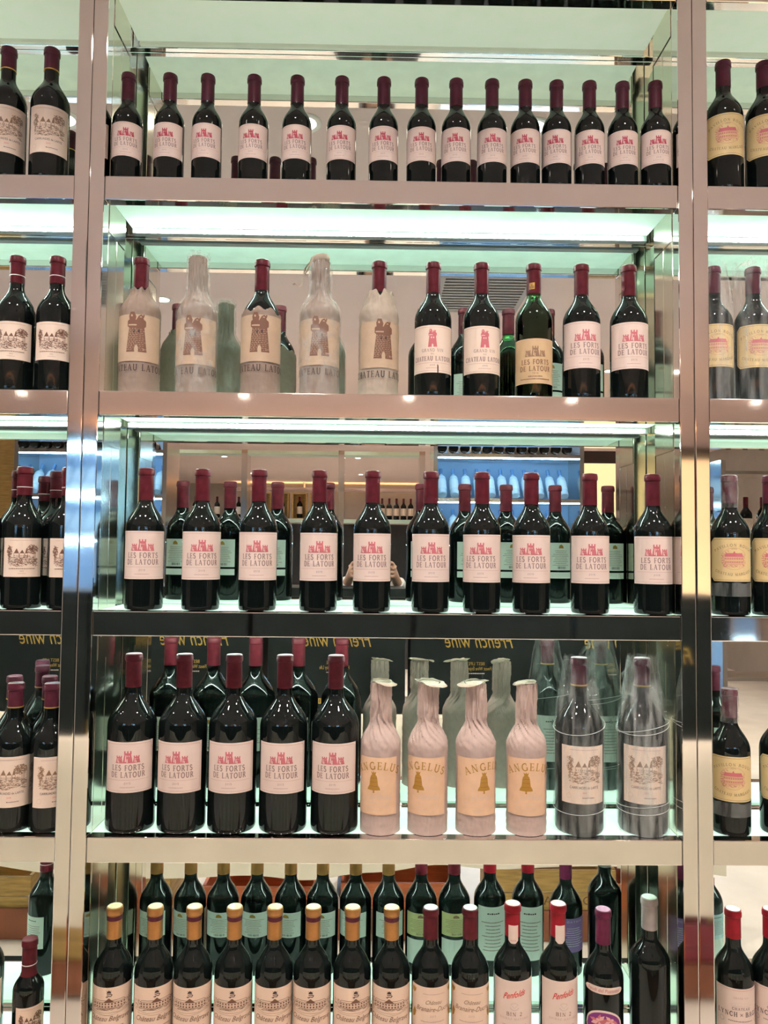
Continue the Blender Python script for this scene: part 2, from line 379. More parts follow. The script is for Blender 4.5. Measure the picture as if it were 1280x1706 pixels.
def art_tower(P, cx, y, w, h, m, m2, bricks=True):
    """single tapering round tower with a lion on top"""
    t = h*.80
    L = [(-.5, 0), (-.36, .78), (-.43, .80), (-.43, .95), (-.36, 1.0), (.36, 1.0), (.43, .95), (.43, .80), (.36, .78), (.5, 0), (.12, 0), (.12, .17), (.06, .24), (0, .26), (-.06, .24), (-.12, .17), (-.12, 0)]
    lft = [(a*w+cx, b*t+y) for a, b in [(-.5, 0), (-.09, 0), (-.09, .14), (-.05, .20), (0, .22), (0, 1.0), (-.40, 1.0), (-.45, .95), (-.45, .8), (-.37, .76)]]
    rgt = [(a*w+cx, b*t+y) for a, b in [(.5, 0), (.37, .76), (.45, .8), (.45, .95), (.40, 1.0), (0, 1.0), (0, .22), (.05, .20), (.09, .14), (.09, 0)]]
    P.poly(lft, m, 1); P.poly(rgt, m, 1)
    rs = random.Random(3)
    if bricks:
        for i in range(1, 13):
            yy = y+t*.76*i/13; hw = w*(.5-.14*i/13)
            x = cx-hw+rs.uniform(0, 2)*w/30
            while x < cx+hw*.8:
                l = w*rs.uniform(.05, .12)
                if not (i < 4 and cx-w*.26 < x < cx+w*.1): P.rect(x, x+l, yy, yy+h*.007, m2, 2)
                x += l+w*.05
            for q in range(3): P.rect(cx-hw*.9+q*w*.14+(i % 2)*w*.06, cx-hw*.9+q*w*.14+(i % 2)*w*.06+w*.012, yy, yy+t*.05, m2, 2)
    for sx in (-.17, .06): P.rect(cx+w*sx, cx+w*(sx+.1), y+t*.60, y+t*.70, m2 if not bricks else ink_dark, 2)
    P.poly([(cx-.4*w, y+t*.82), (cx+.0*w, y+t*.82), (cx, y+t*.86), (cx-.4*w, y+t*.86)], m2, 2)
    # lion: seated body, mane and tail
    P.poly([(cx-.36*w, y+t), (cx-.05*w, y+t), (cx-.02*w, y+t+h*.08), (cx-.12*w, y+h), (cx-.30*w, y+h), (cx-.38*w, y+t+h*.1)], m, 1)
    P.line([(cx+.02*w, y+t), (cx+.12*w, y+t+h*.09), (cx+.22*w, y+t+h*.12), (cx+.3*w, y+t+h*.06), (cx+.34*w, y+t+h*.13)], w*.07, m, 1)
    P.poly([(cx+.05*w, y+t), (cx+.36*w, y+t), (cx+.30*w, y+t+h*.06), (cx+.1*w, y+t+h*.07)], m, 1)
    P.poly([(cx-.28*w, y+t+h*.09), (cx-.2*w, y+t+h*.08), (cx-.2*w, y+t+h*.13), (cx-.27*w, y+t+h*.14)], m2, 2)
def art_estate(P, cx, y, w, h, m, seed=1):
    """engraved estate: trees at both sides, house with pointed roofs, meadow with figures"""
    rs = random.Random(seed)
    def stroke(x, yy, l, a, t): P.line([(x, yy), (x+l*cos(a), yy+l*sin(a))], t, m)
    for i in range(330):     # tree crowns
        side = rs.random()
        if side < .62: bx, by, rx, ry = cx+w*.30, y+h*.74, w*.20, h*.20
        else: bx, by, rx, ry = cx-w*.42, y+h*.66, w*.085, h*.26
        a, q = rs.uniform(0, 2*pi), rs.random()**.6
        stroke(bx+rx*q*cos(a), by+ry*q*sin(a), w*rs.uniform(.02, .05), rs.choice((.3, .6, 2.6, -.4)), rs.uniform(.6, 1.2))
    for tx in (-.43, -.40, .36, .40, .43): P.line([(cx+w*tx, y+h*.15), (cx+w*(tx-.01), y+h*.62)], .7, m)
    for x0, x1, pk in ((-.26, -.10, .78), (-.08, .06, .72), (.08, .16, .8)):
        P.poly([(cx+w*x0, y+h*.56), (cx+w*x1, y+h*.56), (cx+w*(x0*.45+x1*.55), y+h*pk)], m, 1)
        P.line([(cx+w*x0, y+h*.56), (cx+w*x0, y+h*.36)], .7, m); P.line([(cx+w*x1, y+h*.56), (cx+w*x1, y+h*.36)], .7, m)
        for k in range(3):
            xx = x0+(x1-x0)*(k+.5)/3; P.rect(cx+w*xx-.5, cx+w*xx+.5, y+h*.42, y+h*.48, m, 1)
    for i in range(270):     # hedges, slope and grass
        xx = rs.uniform(-.47, .47); yy = rs.uniform(.0, .40)+.06*sin(xx*9)
        stroke(cx+w*xx, y+h*max(0, yy), w*rs.uniform(.02, .07), rs.uniform(-.35, .35), rs.uniform(.5, .95))
    for i in range(14):
        xx = -.3+i*.05; stroke(cx+w*xx, y+h*.12, h*.09, 1.3+rs.uniform(-.3, .3), .8)
    P.line([(cx-w*.46, y+h*.34), (cx-w*.1, y+h*.40), (cx+w*.2, y+h*.33), (cx+w*.46, y+h*.3)], .6, m)
def art_facade(P, cx, y, w, h, m, seed=5, oval=False):
    """long manor front with rows of windows"""
    rs = random.Random(seed)
    if oval:
        P.line(arc(cx, y+h/2, w/2, h*.62, 15, 165, 20), .45, m); P.line(arc(cx, y+h/2, w/2, h*.62, 195, 345, 20), .45, m)
        for k in range(9):
            a = RAD(120+k*14); P.line([(cx+w*.49*cos(a), y+h/2+h*.55*sin(a)), (cx+w*.40*cos(a), y+h/2+h*.45*sin(a))], 1.1, m)
    hw = w*.36 if oval else w*.34
    P.line([(cx-hw, y+h*.18), (cx+hw, y+h*.18)], .7, m); P.line([(cx-hw, y+h*.62), (cx+hw, y+h*.62)], .7, m)
    P.poly([(cx-hw, y+h*.63), (cx+hw, y+h*.63), (cx+hw*.86, y+h*.82), (cx-hw*.86, y+h*.82)], m, 1) if oval else P.line([(cx-hw, y+h*.63), (cx-hw*.86, y+h*.76), (cx+hw*.86, y+h*.76), (cx+hw, y+h*.63)], .8, m)
    P.poly([(cx-hw*.3, y+h*.63), (cx+hw*.3, y+h*.63), (cx, y+h*.95)], m, 2)
    for k in range(11):
        xx = cx-hw+2*hw*(k+.5)/11
        for yy in (.24, .44): P.rect(xx-hw*.045, xx+hw*.045, y+h*yy, y+h*(yy+.13), m, 1)
        P.line([(xx+hw*.09, y+h*.18), (xx+hw*.09, y+h*.62)], .3, m)
    for i in range(110):
        xx = rs.choice((-1, 1))*rs.uniform(.34, .49); yy = rs.uniform(.1, .8)*(1-.2*abs(xx))
        if oval and abs(xx) > .44: continue
        P.line([(cx+w*xx, y+h*yy), (cx+w*xx+w*rs.uniform(-.03, .03), y+h*yy+h*rs.uniform(-.05, .08))], rs.uniform(.35, .7), m)
    for i in range(40):
        xx = rs.uniform(-.45, .35); P.line([(cx+w*xx, y+h*rs.uniform(0, .16)), (cx+w*(xx+rs.uniform(.04, .12)), y+h*rs.uniform(0, .16))], .35, m)
def art_bell(P, cx, y, w, h, m):
    pr = [(.0, .12), (.5, .14), (.46, .24), (.34, .36), (.29, .62), (.24, .78), (.12, .86)]
    P.poly([(cx-a*w, y+b*h) for a, b in pr]+[(cx+a*w, y+b*h) for a, b in reversed(pr[1:])], m, 1)
    P.poly([(cx-w*.05, y+h*.12), (cx-w*.07, y), (cx+w*.07, y), (cx+w*.05, y+h*.12)], m, 1)
    P.poly([(cx-w*.14, y+h*.86), (cx+w*.14, y+h*.86), (cx+w*.2, y+h), (cx+w*.06, y+h*.94), (cx, y+h*1.02), (cx-w*.06, y+h*.94), (cx-w*.2, y+h)], m, 1)
    for b in (.3, .5, .68): P.rect(cx-w*.28, cx+w*.28, y+h*b, y+h*(b+.012), ink_brown, 2)

# ------------------------------------------------------------------ bottle bodies
def bottle_radius(H, r, zs, zn, rn):
    def f(z):
        if z <= zs: return r
        if z >= zn: return rn-(.0006*(z-zn)/max(1e-4, H-zn))
        t = (z-zs)/(zn-zs); return rn+(r-rn)*.5*(1+cos(pi*t**1.28))
    return f
SHAPES = {   # height, radius, shoulder start, neck start, neck radius
 'std': (.295, .0395, .166, .228, .0150), 'half': (.239, .0315, .128, .178, .0136), 'mag': (.356, .0500, .205, .279, .0160),
 'r5': (.291, .0390, .160, .222, .0150), 'penf': (.300, .0390, .168, .226, .0155), 'tall': (.314, .0405, .182, .238, .0155), 'feudi': (.289, .0405, .150, .214, .0150), 'small': (.223, .0300, .120, .160, .0140)}
def body_profile(kind):
    H, r, zs, zn, rn = SHAPES[kind]; f = bottle_radius(*SHAPES[kind])
    p = [(0.0, .010), (r*.45, .007), (r*.72, .0015), (r*.84, 0), (r*.95, .0015), (r*.99, .005), (r, .011), (r, zs)]
    p += [(f(zs+(zn-zs)*i/14), zs+(zn-zs)*i/14) for i in range(1, 15)]
    p += [(f(H-.02), H-.014), (rn+.0009, H-.0125), (rn+.0009, H-.004), (rn-.0003, H-.0012), (0, H-.001)]
    return p
def capsule_profile(kind, zb, over=.0006):
    H, r, zs, zn, rn = SHAPES[kind]; f = bottle_radius(*SHAPES[kind])
    n = 8; p = [(f(zb)-.0002, zb), (f(zb)+over, zb)]
    p += [(f(zb+(H-.015-zb)*i/n)+over, zb+(H-.015-zb)*i/n) for i in range(1, n+1)]
    p += [(rn+over+.0012, H-.0132), (rn+over+.0013, H-.0055), (rn+over+.0007, H-.0045), (rn+over+.0004, H-.001), (rn-.0008, H+.0006), (rn-.003, H+.0008), (0, H+.0008)]
    return p
CACHE = {}
def cached(key, fn):
    if key not in CACHE: CACHE[key] = fn()
    return CACHE[key]
def capsule_mesh(shape, zb, m, mtop=None):
    me = lathe('capsule', capsule_profile(shape, zb), m, 32, 40)
    if mtop:
        me.materials.append(mtop); H = SHAPES[shape][0]
        for p in me.polygons:
            if p.center.z > H+.0001: p.material_index = 1
    return me
def ring_mesh(shape, z0, z1, m, over=.0011):
    f = bottle_radius(*SHAPES[shape])
    return lathe('band', [(f(z0)-.001, z0), (f(z0)+over, z0), (f(z1)+over, z1), (f(z1)-.001, z1)], m, 32, 30)

# label designs: each returns list of (part name, mesh, [(subpart name, mesh)])
def L_forts(shape, z0, z1, w, paper, yr='2015', aged=False):
    r = SHAPES[shape][1]; P = Print(); h = z1-z0; s = h/101.0
    frame(P, w, z0, z1, 4*s, ink_line, .55*s+.1, 5*s)
    e1, e2 = (ink_sepia, paper) if aged else (ink_red if shape == 'half' else ink_rose, paper)
    tx = ink_brown if aged else ink_grey
    if aged:
        art_forts(P, 0, z1-40*s, 46*s, 23*s, e1, e2)
        P.text('LES FORTS', 0, z1-58*s, 11*s, tx, 64*s); P.text('DE LATOUR', 0, z1-73*s, 11*s, tx, 72*s)
        P.text(yr, 0, z1-80*s, 4*s, tx, 14*s); P.tiny(0, z1-86*s, 32*s, 2.4*s, tx); P.tiny(0, z1-92*s, 70*s, 2.4*s, tx)
    else:
        art_forts(P, 0, z1-41*s, 49*s, 23.5*s, e1, e2)
        P.text('LES FORTS', 0, z1-56.5*s, 11*s, tx, 66*s); P.text('DE LATOUR', 0, z1-70.5*s, 11*s, tx, 70*s)
        P.tiny(0, z1-76*s, 88*s, .9*s, ink_line); P.text(yr, 0, z1-84*s, 3.8*s, tx, 13*s); P.tiny(0, z1-91*s, 30*s, 1.6*s, ink_line)
    return ('label', label_mesh('label', r, w, z0, z1, paper), [('print', P.wrap(r, 'print'))])
def L_grand(z0, z1):
    r = .0395; P = Print(); w = 108
    frame(P, w, z0, z1, 4, ink_line, .6, 7)
    art_tower(P, 0, z1-46, 19, 38, ink_rose, paper_cream, False)
    P.text('GRAND VIN', 0, z1-56, 6.5, ink_grey, 47, wt=.8); P.text('DE', 0, z1-62, 3, ink_grey, 7)
    P.text('CHATEAU LATOUR', 0, z1-75, 9.5, ink_grey, 88); P.tiny(0, z1-80, 80, 1, ink_line); P.text('2005', 0, z1-86, 3.4, ink_grey, 11); P.tiny(0, z1-91, 26, 1.5, ink_line)
    return ('label', label_mesh('label', r, w, z0, z1, paper_cream), [('print', P.wrap(r, 'print'))])
def L_lafite(shape, z0, z1, w, paper, two=False, seed=1):
    r = SHAPES[shape][1]; P = Print(); h = z1-z0
    P.tiny(0, z1-h*.07, w*.62, h*.012, ink_line); art_estate(P, 0, z0+h*(.36 if two else .28), w*.74, h*(.50 if two else .58), ink_brown if not two else ink_sepia, seed)
    if two:
        P.script('CARRUADES de LAFITE', 0, z0+h*.26, h*.045, ink_dark, w*.62, 0); P.text('2009', 0, z0+h*.18, h*.028, ink_scarlet, w*.09); P.tiny(w*.08, z0+h*.10, w*.26, h*.018, ink_grey); P.line(arc(-w*.33, z0+h*.13, w*.05, w*.05, 0, 360, 14), .35, ink_line)
    else:
        P.tiny(0, z0+h*.20, w*.62, h*.028, ink_sepia); P.text('2012', 0, z0+h*.13, h*.035, ink_grey, w*.08); P.tiny(0, z0+h*.08, w*.18, h*.015, ink_line)
    return ('label', label_mesh('label', r, w, z0, z1, paper), [('print', P.wrap(r, 'print'))])
def L_margaux(shape, z0, z1, w):
    r = SHAPES[shape][1]; P = Print(); h = z1-z0; c = 9
    cut = lambda t: ((max(0, (abs(t)*w/2-(w/2-c)))/h,)*2)
    i = 3.2; x0, x1, a, b = -w/2+i, w/2-i, z0+i, z1-i; k = c*.8
    pts = [(x0, a+k), (x0, b-k), (x0+k, b), (x1-k, b), (x1, b-k), (x1, a+k), (x1-k, a), (x0+k, a), (x0, a+k)]
    P.line(pts, .7, ink_sepia)
    P.text('PAVILLON ROUGE', 0, z1-h*.20, 5.6, ink_sepia, w*.80, bend=70); P.text('2005', 0, z1-h*.27, 3.2, ink_sepia, 10)
    art_facade(P, 0, z0+h*.32, w*.50, h*.40, ink_rose, 6, True); P.text('CHATEAU MARGAUX', 0, z0+h*.13, 5.4, ink_sepia, w*.78, bend=-95)
    return ('label', label_mesh('label', r, w, z0, z1, paper_yel, cut, n=48), [('print', P.wrap(r, 'print'))])
def L_belgrave():
    r = .039; P = Print(); z0, z1, w = 28, 148, 112
    P.poly([(-5, 137), (5, 137), (3, 140), (5.5, 142), (2, 141), (0, 143), (-2, 141), (-5.5, 142), (-3, 140)], ink_dark, 1)
    P.line([(-6, 130), (-1, 131.5), (4, 131), (6, 134), (3, 135), (-4, 134.5)], 1.5, ink_dark); P.line([(-2, 131), (-4, 128)], 1.0, ink_dark)
    art_facade(P, 0, 103, 100, 26, ink_brown, 11); P.line([(-48, 104), (-20, 99), (20, 99), (48, 104)], .5, ink_sepia); P.line([(-40, 98), (0, 94), (44, 101)], .5, ink_sepia)
    P.script('Château Belgrave', 0, 83, 10, ink_brown, 86, .45); P.tiny(0, 70, 60, 2, ink_sepia); P.text('HAUT', 0, 58, 4, ink_brown, 20)
    return ('label', label_mesh('label', r, w, z0, z1, paper_peach), [('print', P.wrap(r, 'print'))])
def L_branaire():
    r = .039; P = Print(); z0, z1, w = 28, 150, 104
    for sx in (-1, 1):
        x = sx*43
        P.poly([(x-5, 137), (x-6.5, 144), (x-3.5, 142), (x-2, 146), (x, 142.5), (x+2, 146), (x+3.5, 142), (x+6.5, 144), (x+5, 137), (x, 133)], ink_gold, 1)
        P.poly([(x-sx*2, 106), (x-sx*6, 98), (x-sx*3, 88), (x+sx*3, 84), (x+sx*4, 94)], ink_gold, 1)
    P.tiny(2, 136, 46, 1.4, ink_line); P.script('Château', 2, 117, 8, ink_sepia, 34, .45); P.script('Branaire-Ducru', 2, 103, 9.5, ink_sepia, 76, .45)
    P.text('2015', 0, 92, 4, ink_line, 12); P.tiny(0, 82, 50, 2, ink_line); P.tiny(0, 70, 40, 2, ink_line)
    return ('label', label_mesh('label', r, w, z0, z1, paper_peach), [('print', P.wrap(r, 'print'))])
def L_penfolds():
    r = .039; P = Print(); z0, z1, w = 28, 163, 98
    P.script('Penfolds', 0, 131, 12, ink_scarlet, 46, .5, slope=.22, offset=.012)
    P.line(arc(0, 114, 9, 8, 200, 340, 12), 2.2, ink_pale); P.line(arc(0, 114, 8, 6, 20, 160, 12), 1.5, ink_pale); P.line([(-6, 116), (0, 110), (6, 116)], 1.2, ink_pale)
    P.text('BIN 2', 0, 95, 7, ink_brown, 32); P.text('SHIRAZ MATARO', 0, 87, 4, ink_line, 60); P.tiny(0, 76, 50, 1.6, ink_line)
    return ('label', label_mesh('label', r, w, z0, z1, paper_pink), [('print', P.wrap(r, 'print'))])
def L_lynch():
    r = .039; P = Print(); z0, z1, w = 28, 149, 104
    frame(P, w, z0, z1, 3.5, ink_rose, .5, 6)
    P.text('GRAND VIN', 0, z1-20, 3.4, ink_line, 30); P.line(arc(0, z1-34, 22, 6, 0, 180, 10), .4, ink_pale); P.rect(-20, 20, z1-35, z1-34, ink_pale)
    for k in range(7): P.line([(-18+k*6, z1-35), (-18+k*6, z1-29)], .4, ink_pale)
    P.text('CHATEAU', 0, 107, 5, ink_dark, 36); P.text('LYNCH', -27, 94, 9, ink_dark, 38); P.text('BAGES', 27, 94, 9, ink_dark, 38)
    for a in range(4): P.line([(0, 98), (3.4*cos(a*pi/2+.78), 98+3.4*sin(a*pi/2+.78))], 1.2, ink_grey)
    P.line(arc(-38, 84, 4.5, 4.5, 0, 360, 14), .5, ink_grey); P.line(arc(38, 84, 4.5, 4.5, 0, 360, 14), .5, ink_grey); P.tiny(0, 84, 50, 2, ink_grey); P.tiny(0, 70, 30, 2, ink_grey)
    return ('label', label_mesh('label', r, w, z0, z1, paper_pink), [('print', P.wrap(r, 'print'))])
def L_feudi():
    r = .0405; P = Print()
    P.script('Feudi del Pisciotto', 0, 141.5, 7, ink_rose, 66, .2)
    cv = lambda t: ((1-math.sqrt(max(0, 1-abs(t)**6)))*.5,)*2
    band = label_mesh('name_band', r, 84, 138, 151.5, paper_pink, cv)
    Q = Print(); rs = random.Random(2)
    ov = lambda t: ((1-math.sqrt(max(0, 1-t*t)))*.5,)*2
    for ri, (w, mm, l) in enumerate(((72, ink_purple, 0),)):
        for i in range(24):
            t0, t1 = -1+2*i/24, -1+2*(i+1)/24; h0, h1 = math.sqrt(max(0, 1-t0*t0)), math.sqrt(max(0, 1-t1*t1))
            Q.poly([(t0*37, 72-30*h0), (t1*37, 72-30*h1), (t1*37, 72+30*h1), (t0*37, 72+30*h0)], ink_purple, 0)
    for fx, fy, rr in ((-10, 84, 20), (14, 86, 17), (2, 66, 18)):
        for k in range(9):
            a = k*2*pi/9+rs.random()*.3; tx, ty = fx+rr*cos(a), fy+rr*.72*sin(a)
            if (tx/36)**2+((ty-72)/29)**2 > 1: tx, ty = fx+(tx-fx)*.45, fy+(ty-fy)*.45
            nx, ny = -sin(a)*rr*.2, cos(a)*rr*.2
            Q.poly([(fx, fy), ((fx+tx)/2-nx, (fy+ty)/2-ny), (tx, ty), ((fx+tx)/2+nx, (fy+ty)/2+ny)], ink_petal if k % 2 else ink_rose, 1+k % 2)
    return [('name_band', band, [('print', P.wrap(r, 'print'))]), ('label', label_mesh('label', r, 80, 38, 106, paper_pink, ov, n=40), [('print', Q.wrap(r, 'print'))])]
def L_back(shape, z0, z1, w, paper, kind=0):
    """back label with fine print; sits on the side facing the mirror"""
    r = SHAPES[shape][1]; P = Print(); rs = random.Random(int(z0+z1)+kind); h = z1-z0
    if kind == 3:
        P.text('VINTAGE', 0, z1-h*.12, h*.05, ink_white, w*.6); ink = ink_white
    elif kind == 4: ink = ink_grey; P.tiny(0, z1-h*.14, w*.4, h*.03, ink_dark, 1, rs)
    else:
        ink = ink_sepia; P.poly([(-w*.10, z1-h*.2), (w*.10, z1-h*.2), (w*.08, z1-h*.1), (0, z1-h*.06), (-w*.08, z1-h*.12)], ink_gold if kind != 2 else ink_sepia, 1)
    for k in range(9):
        P.tiny(0, z1-h*(.30+.065*k), w*rs.uniform(.4, .75), h*.018, ink, 1, rs)
    if kind in (0, 1, 2):
        for k in range(12): P.rect(-w*.2+k*w*.03, -w*.2+k*w*.03+rs.uniform(.4, 1.2), z0+h*.05, z0+h*.14, ink_dark, 1)
    return ('back_label', label_mesh('back_label', r, w, z0, z1, paper, rot=pi), [('back_print', P.wrap(r, 'back_print', rot=pi))])

def add_parts(root, parts):
    for nm, me, subs in parts:
        p = link(me, nm, root)
        for sn, sm in subs: link(sm, sn, p)
def std_label_parts(kind):
    if kind == 'forts_half': return [L_forts('half', 47, 120, 84, paper_pink), L_back('half', 52, 112, 46, paper_back, 2)]
    if kind == 'forts': return [L_forts('std', 64, 163, 110, paper_pink), L_back('std', 82, 150, 62, paper_back, 0), ('back_strip', label_mesh('back_strip', .0395, 62, 62, 77, paper_back, rot=pi), [])]
    if kind == 'forts_old': return [L_forts('std', 30, 125, 106, paper_tan, '1976', True)]
    if kind == 'forts_mag': return [L_forts('mag', 83, 184, 110, paper_pink), L_back('mag', 90, 170, 60, paper_back, 0)]
    if kind == 'grand': return [L_grand(50, 150), L_back('std', 52, 120, 60, paper_back, 0), ('back_strip', label_mesh('back_strip', .0395, 60, 30, 46, paper_back, rot=pi), [])]
    if kind == 'lafite': return [L_lafite('std', 66, 146, 84, paper_cream), L_back('std', 66, 140, 60, paper_back, 4)]
    if kind == 'carruades': return [L_lafite('std', 51, 152, 90, paper_cream, True, 4), L_back('std', 60, 140, 60, paper_back, 4)]
    if kind == 'carruades_mag': return [L_lafite('mag', 66, 182, 98, paper_cream, True, 4), L_back('mag', 70, 180, 80, paper_back, 4)]
    if kind == 'margaux': return [L_margaux('std', 71, 162, 104), L_back('std', 70, 150, 60, paper_back, 4)]
    if kind == 'belgrave': return [L_belgrave(), L_back('r5', 92, 150, 76, paper_back, 1)]
    if kind == 'branaire': return [L_branaire(), L_back('r5', 96, 150, 78, paper_yback, 2), ('back_strip', label_mesh('back_strip', .039, 78, 30, 88, paper_back, rot=pi), [])]
    if kind == 'penfolds': return [L_penfolds(), L_back('penf', 40, 166, 78, paper_back, 4)]
    if kind == 'feudi': return L_feudi()+[L_back('feudi', 60, 140, 80, paper_purp, 3)]
    if kind == 'plain': return []
    if kind == 'lynch': return [L_lynch(), L_back('r5', 92, 150, 80, paper_blue, 4), ('back_strip', label_mesh('back_strip', .039, 80, 30, 92, paper_back, rot=pi), [])]
    if kind == 'lafite_small': return [L_lafite('small', 30, 99, 62, paper_peach), L_back('small', 36, 96, 44, paper_back, 4)]
SPEC = {   # design: (shape, capsule bottom, capsule material, cap-top material, band (z0, z1, material) list)
 'forts_half': ('half', .179, cap_red_d, None, []), 'forts': ('std', .228, cap_red, None, []), 'forts_old': ('std', .2295, cap_red, None, []),
 'forts_mag': ('mag', .288, cap_red, None, []), 'grand': ('std', .228, cap_red, None, []),
 'lafite': ('std', .236, cap_red, None, [(.252, .2535, ink_white)]), 'carruades': ('std', .245, cap_red_d, None, [(.245, .2475, gold)]),
 'carruades_mag': ('mag', .298, cap_red_d, None, [(.298, .301, gold)]), 'margaux': ('std', .236, cap_red_d, None, []),
 'belgrave': ('r5', .2298, cap_gold, top_cream, [(.266, .2745, cap_red_d)]), 'branaire': ('r5', .2317, cap_red, top_mint, []),
 'penfolds': ('penf', .237, cap_bright, top_pink, []), 'feudi': ('feudi', .222, cap_plum, top_lilac, []), 'plain': ('tall', .2515, cap_grey, top_mint, []),
 'lynch': ('r5', .235, cap_bright, top_mint, []), 'lafite_small': ('small', .152, cap_red, None, [(.173, .1745, ink_white)])}

def make_bottle(design):
    """one bottle with glass, capsule, label (> print), back label (> print)"""
    shape, zb, cm, ct, bands = SPEC[design]
    root = empty('wine_bottle')
    if design == 'forts_old':
        H, r, zs, zn, rn = SHAPES['std']
        link(lathe('glass', body_profile('std'), glass_g, 48, 30), 'glass', root)
        f = bottle_radius(*SHAPES['std']); zf = .2095
        p = [(0, .012), (r*.8, .0035), (r-.0007, .010), (r-.0007, zs)]+[(f(zs+(zf-zs)*i/8)-.0007, zs+(zf-zs)*i/8) for i in range(1, 9)]+[(0, zf)]
        link(lathe('wine', p, wine, 40, 30), 'wine', root)
    else:
        link(cached(('g', shape), lambda: lathe('glass', body_profile(shape), glass, 48, 30)), 'glass', root)
    c = link(cached(('c', design), lambda: capsule_mesh(shape, zb, cm, ct)), 'capsule', root)
    for z0, z1, m in bands: link(cached(('b', design, z0), lambda: ring_mesh(shape, z0, z1, m)), 'capsule_band', c)
    if design == 'forts_old':
        P = Print(); P.rect(-6, 6, 0, 14, gold); art_forts(P, 0, 2, 10, 9, ink_sepia, gold)
        me = P.wrap(.0156, 'crest'); s = link(me, 'crest', c, (0, 0, .238), -.35)
    if design == 'penfolds':
        f = bottle_radius(*SHAPES[shape]); rr = .0162
        lab = label_mesh('neck_sticker', rr, 20, 226, 262, paper_pink, lambda t: (max(0, abs(t)-.45)*.3, 0), n=12, off=.0009)
        s = link(lab, 'neck_sticker', c)
        P = Print(); P.script('Penfolds', 0, 231, 3, ink_rose, 12, .4); link(P.wrap(rr+.0008, 'sticker_print'), 'sticker_print', s)
    add_parts(root, cached(('l', design), lambda: std_label_parts(design)))
    return root
def dup(root):
    r = root.copy(); C.objects.link(r)
    for ch in list(root.children):
        c = ch.copy(); C.objects.link(c); c.parent = r
        for g in ch.children:
            d = g.copy(); C.objects.link(d); d.parent = c
    return r
PROTO = {}
def place(design, x, y, z, deg, label, group=None):
    if design not in PROTO: PROTO[design] = make_bottle(design); o = PROTO[design]
    else: o = dup(PROTO[design])
    o.location = (x, y, z); o.rotation_euler = (0, 0, RAD(deg))
    tag(o, label, 'wine bottle', group); return o

# ------------------------------------------------------------------ room
ZF = 1.5851           # top of the shelf at eye level
ST = .45              # shelf spacing
XL, BW, PW, RH, DM = -.5785, 1.1979, .0311, .0507, .213
floor_m = mat('beige_stone_floor', (.60, .52, .45), .3, vary=.12, vscale=3)
wall_m = mat('taupe_wall', (.42, .36, .32), .8, vary=.05, vscale=3)
ceil_m = mat('painted_ceiling', (.76, .59, .55), .8, vary=.02, vscale=2)
plank_m = floor_m
RX0, RX1, RY0, RY1, CZ = -5.2, 5.2, -17.0, .30, 3.25
struct(box('floor', RX0, RX1, RY0, RY1, -.1, 0, floor_m)); 
struct(box('ceiling', RX0, RX1, RY0, RY1, CZ, CZ+.1, ceil_m))
struct(box('wall_back', RX0, RX1, .24, .30, 0, CZ, wall_m)); struct(box('wall_opposite', RX0, RX1, RY0-.1, RY0, 0, CZ, wall_m))
struct(box('wall_left', RX0-.1, RX0, RY0, RY1, 0, CZ, wall_m)); struct(box('wall_right', RX1, RX1+.1, RY0, RY1, 0, CZ, wall_m))

# ceiling downlights
lens_m = mat('downlight_lens', (1, .93, .85), .4, emit=(1, .88, .76), estr=20)
trim_m = mat('white_trim', (.8, .78, .75), .4)
ring = lathe('trim_ring', [(.045, 0), (.045, -.004), (.062, -.006), (.066, -.002), (.066, 0)], trim_m, 24, 40)
lensm = lathe('lens', [(0.0, -.001), (.045, -.001), (.045, -.0005), (0, -.0005)], lens_m, 24, 40)
n_l = 0
ords = ['first', 'second', 'third', 'fourth', 'fifth', 'sixth', 'seventh', 'eighth', 'ninth', 'tenth', 'eleventh', 'twelfth', 'thirteenth', 'fourteenth', 'fifteenth', 'sixteenth']
for j, ly in enumerate((-.72, -2.75, -4.5, -6.2, -8.6, -11.2, -14.2)):
    for i, lx in enumerate((-3.2, -2.1, -1.15, -.28, .55, 1.4, 2.3, 3.4) if j == 0 else (-3.6, -1.35, .33, 2.0, 3.9) if j < 4 else (-2.6, -.3, 2.0)):
        e = empty('ceiling_light', (lx, ly, CZ)); link(ring, 'trim_ring', e); link(lensm, 'lens', e)
        tag(e, 'round ceiling downlight, %s row from the mirrored shelves, %s from left' % (ords[j], ords[i]), 'ceiling light', 'ceiling downlights')
        ld = bpy.data.lights.new('downlight_glow', 'AREA'); ld.shape = 'DISK'; ld.size = .09; ld.energy = DOWN_W*(1.6 if j == 0 else 3.5 if j < 4 else 14.0); ld.color = (1, .92, .85); ld.spread = RAD(110 if j == 0 else 100)
        lo = bpy.data.objects.new('downlight_glow', ld); C.objects.link(lo); lo.parent = e; lo.location = (0, 0, -.012)

# warm cove lights along the room
cove_m = mat('warm_cove_strip', (1, .7, .4), .5, emit=(1, .60, .28), estr=COVE_E)
for nm, y in (('middle of the room', -8.0), ('far end wall', -16.5)):
    e = empty('cove_light', (0, y, CZ)); tag(e, 'long warm cove light trough under the ceiling at the '+nm, 'cove light')
    boxes('trough', [(-3.6, 3.6, -.20, .20, -.20, -.185), (-3.6, 3.6, -.20, -.185, -.185, -.13), (-3.6, 3.6, .185, .20, -.185, -.13)], ceil_m, e)
    box('glow_strip', -3.5, 3.5, -.12, .12, -.184, -.170, cove_m, e)
    for xx in (-3.4, -1.7, 0, 1.7, 3.4): box('hanger', xx-.006, xx+.006, -.18, .18, -.13, 0, ceil_m, e)

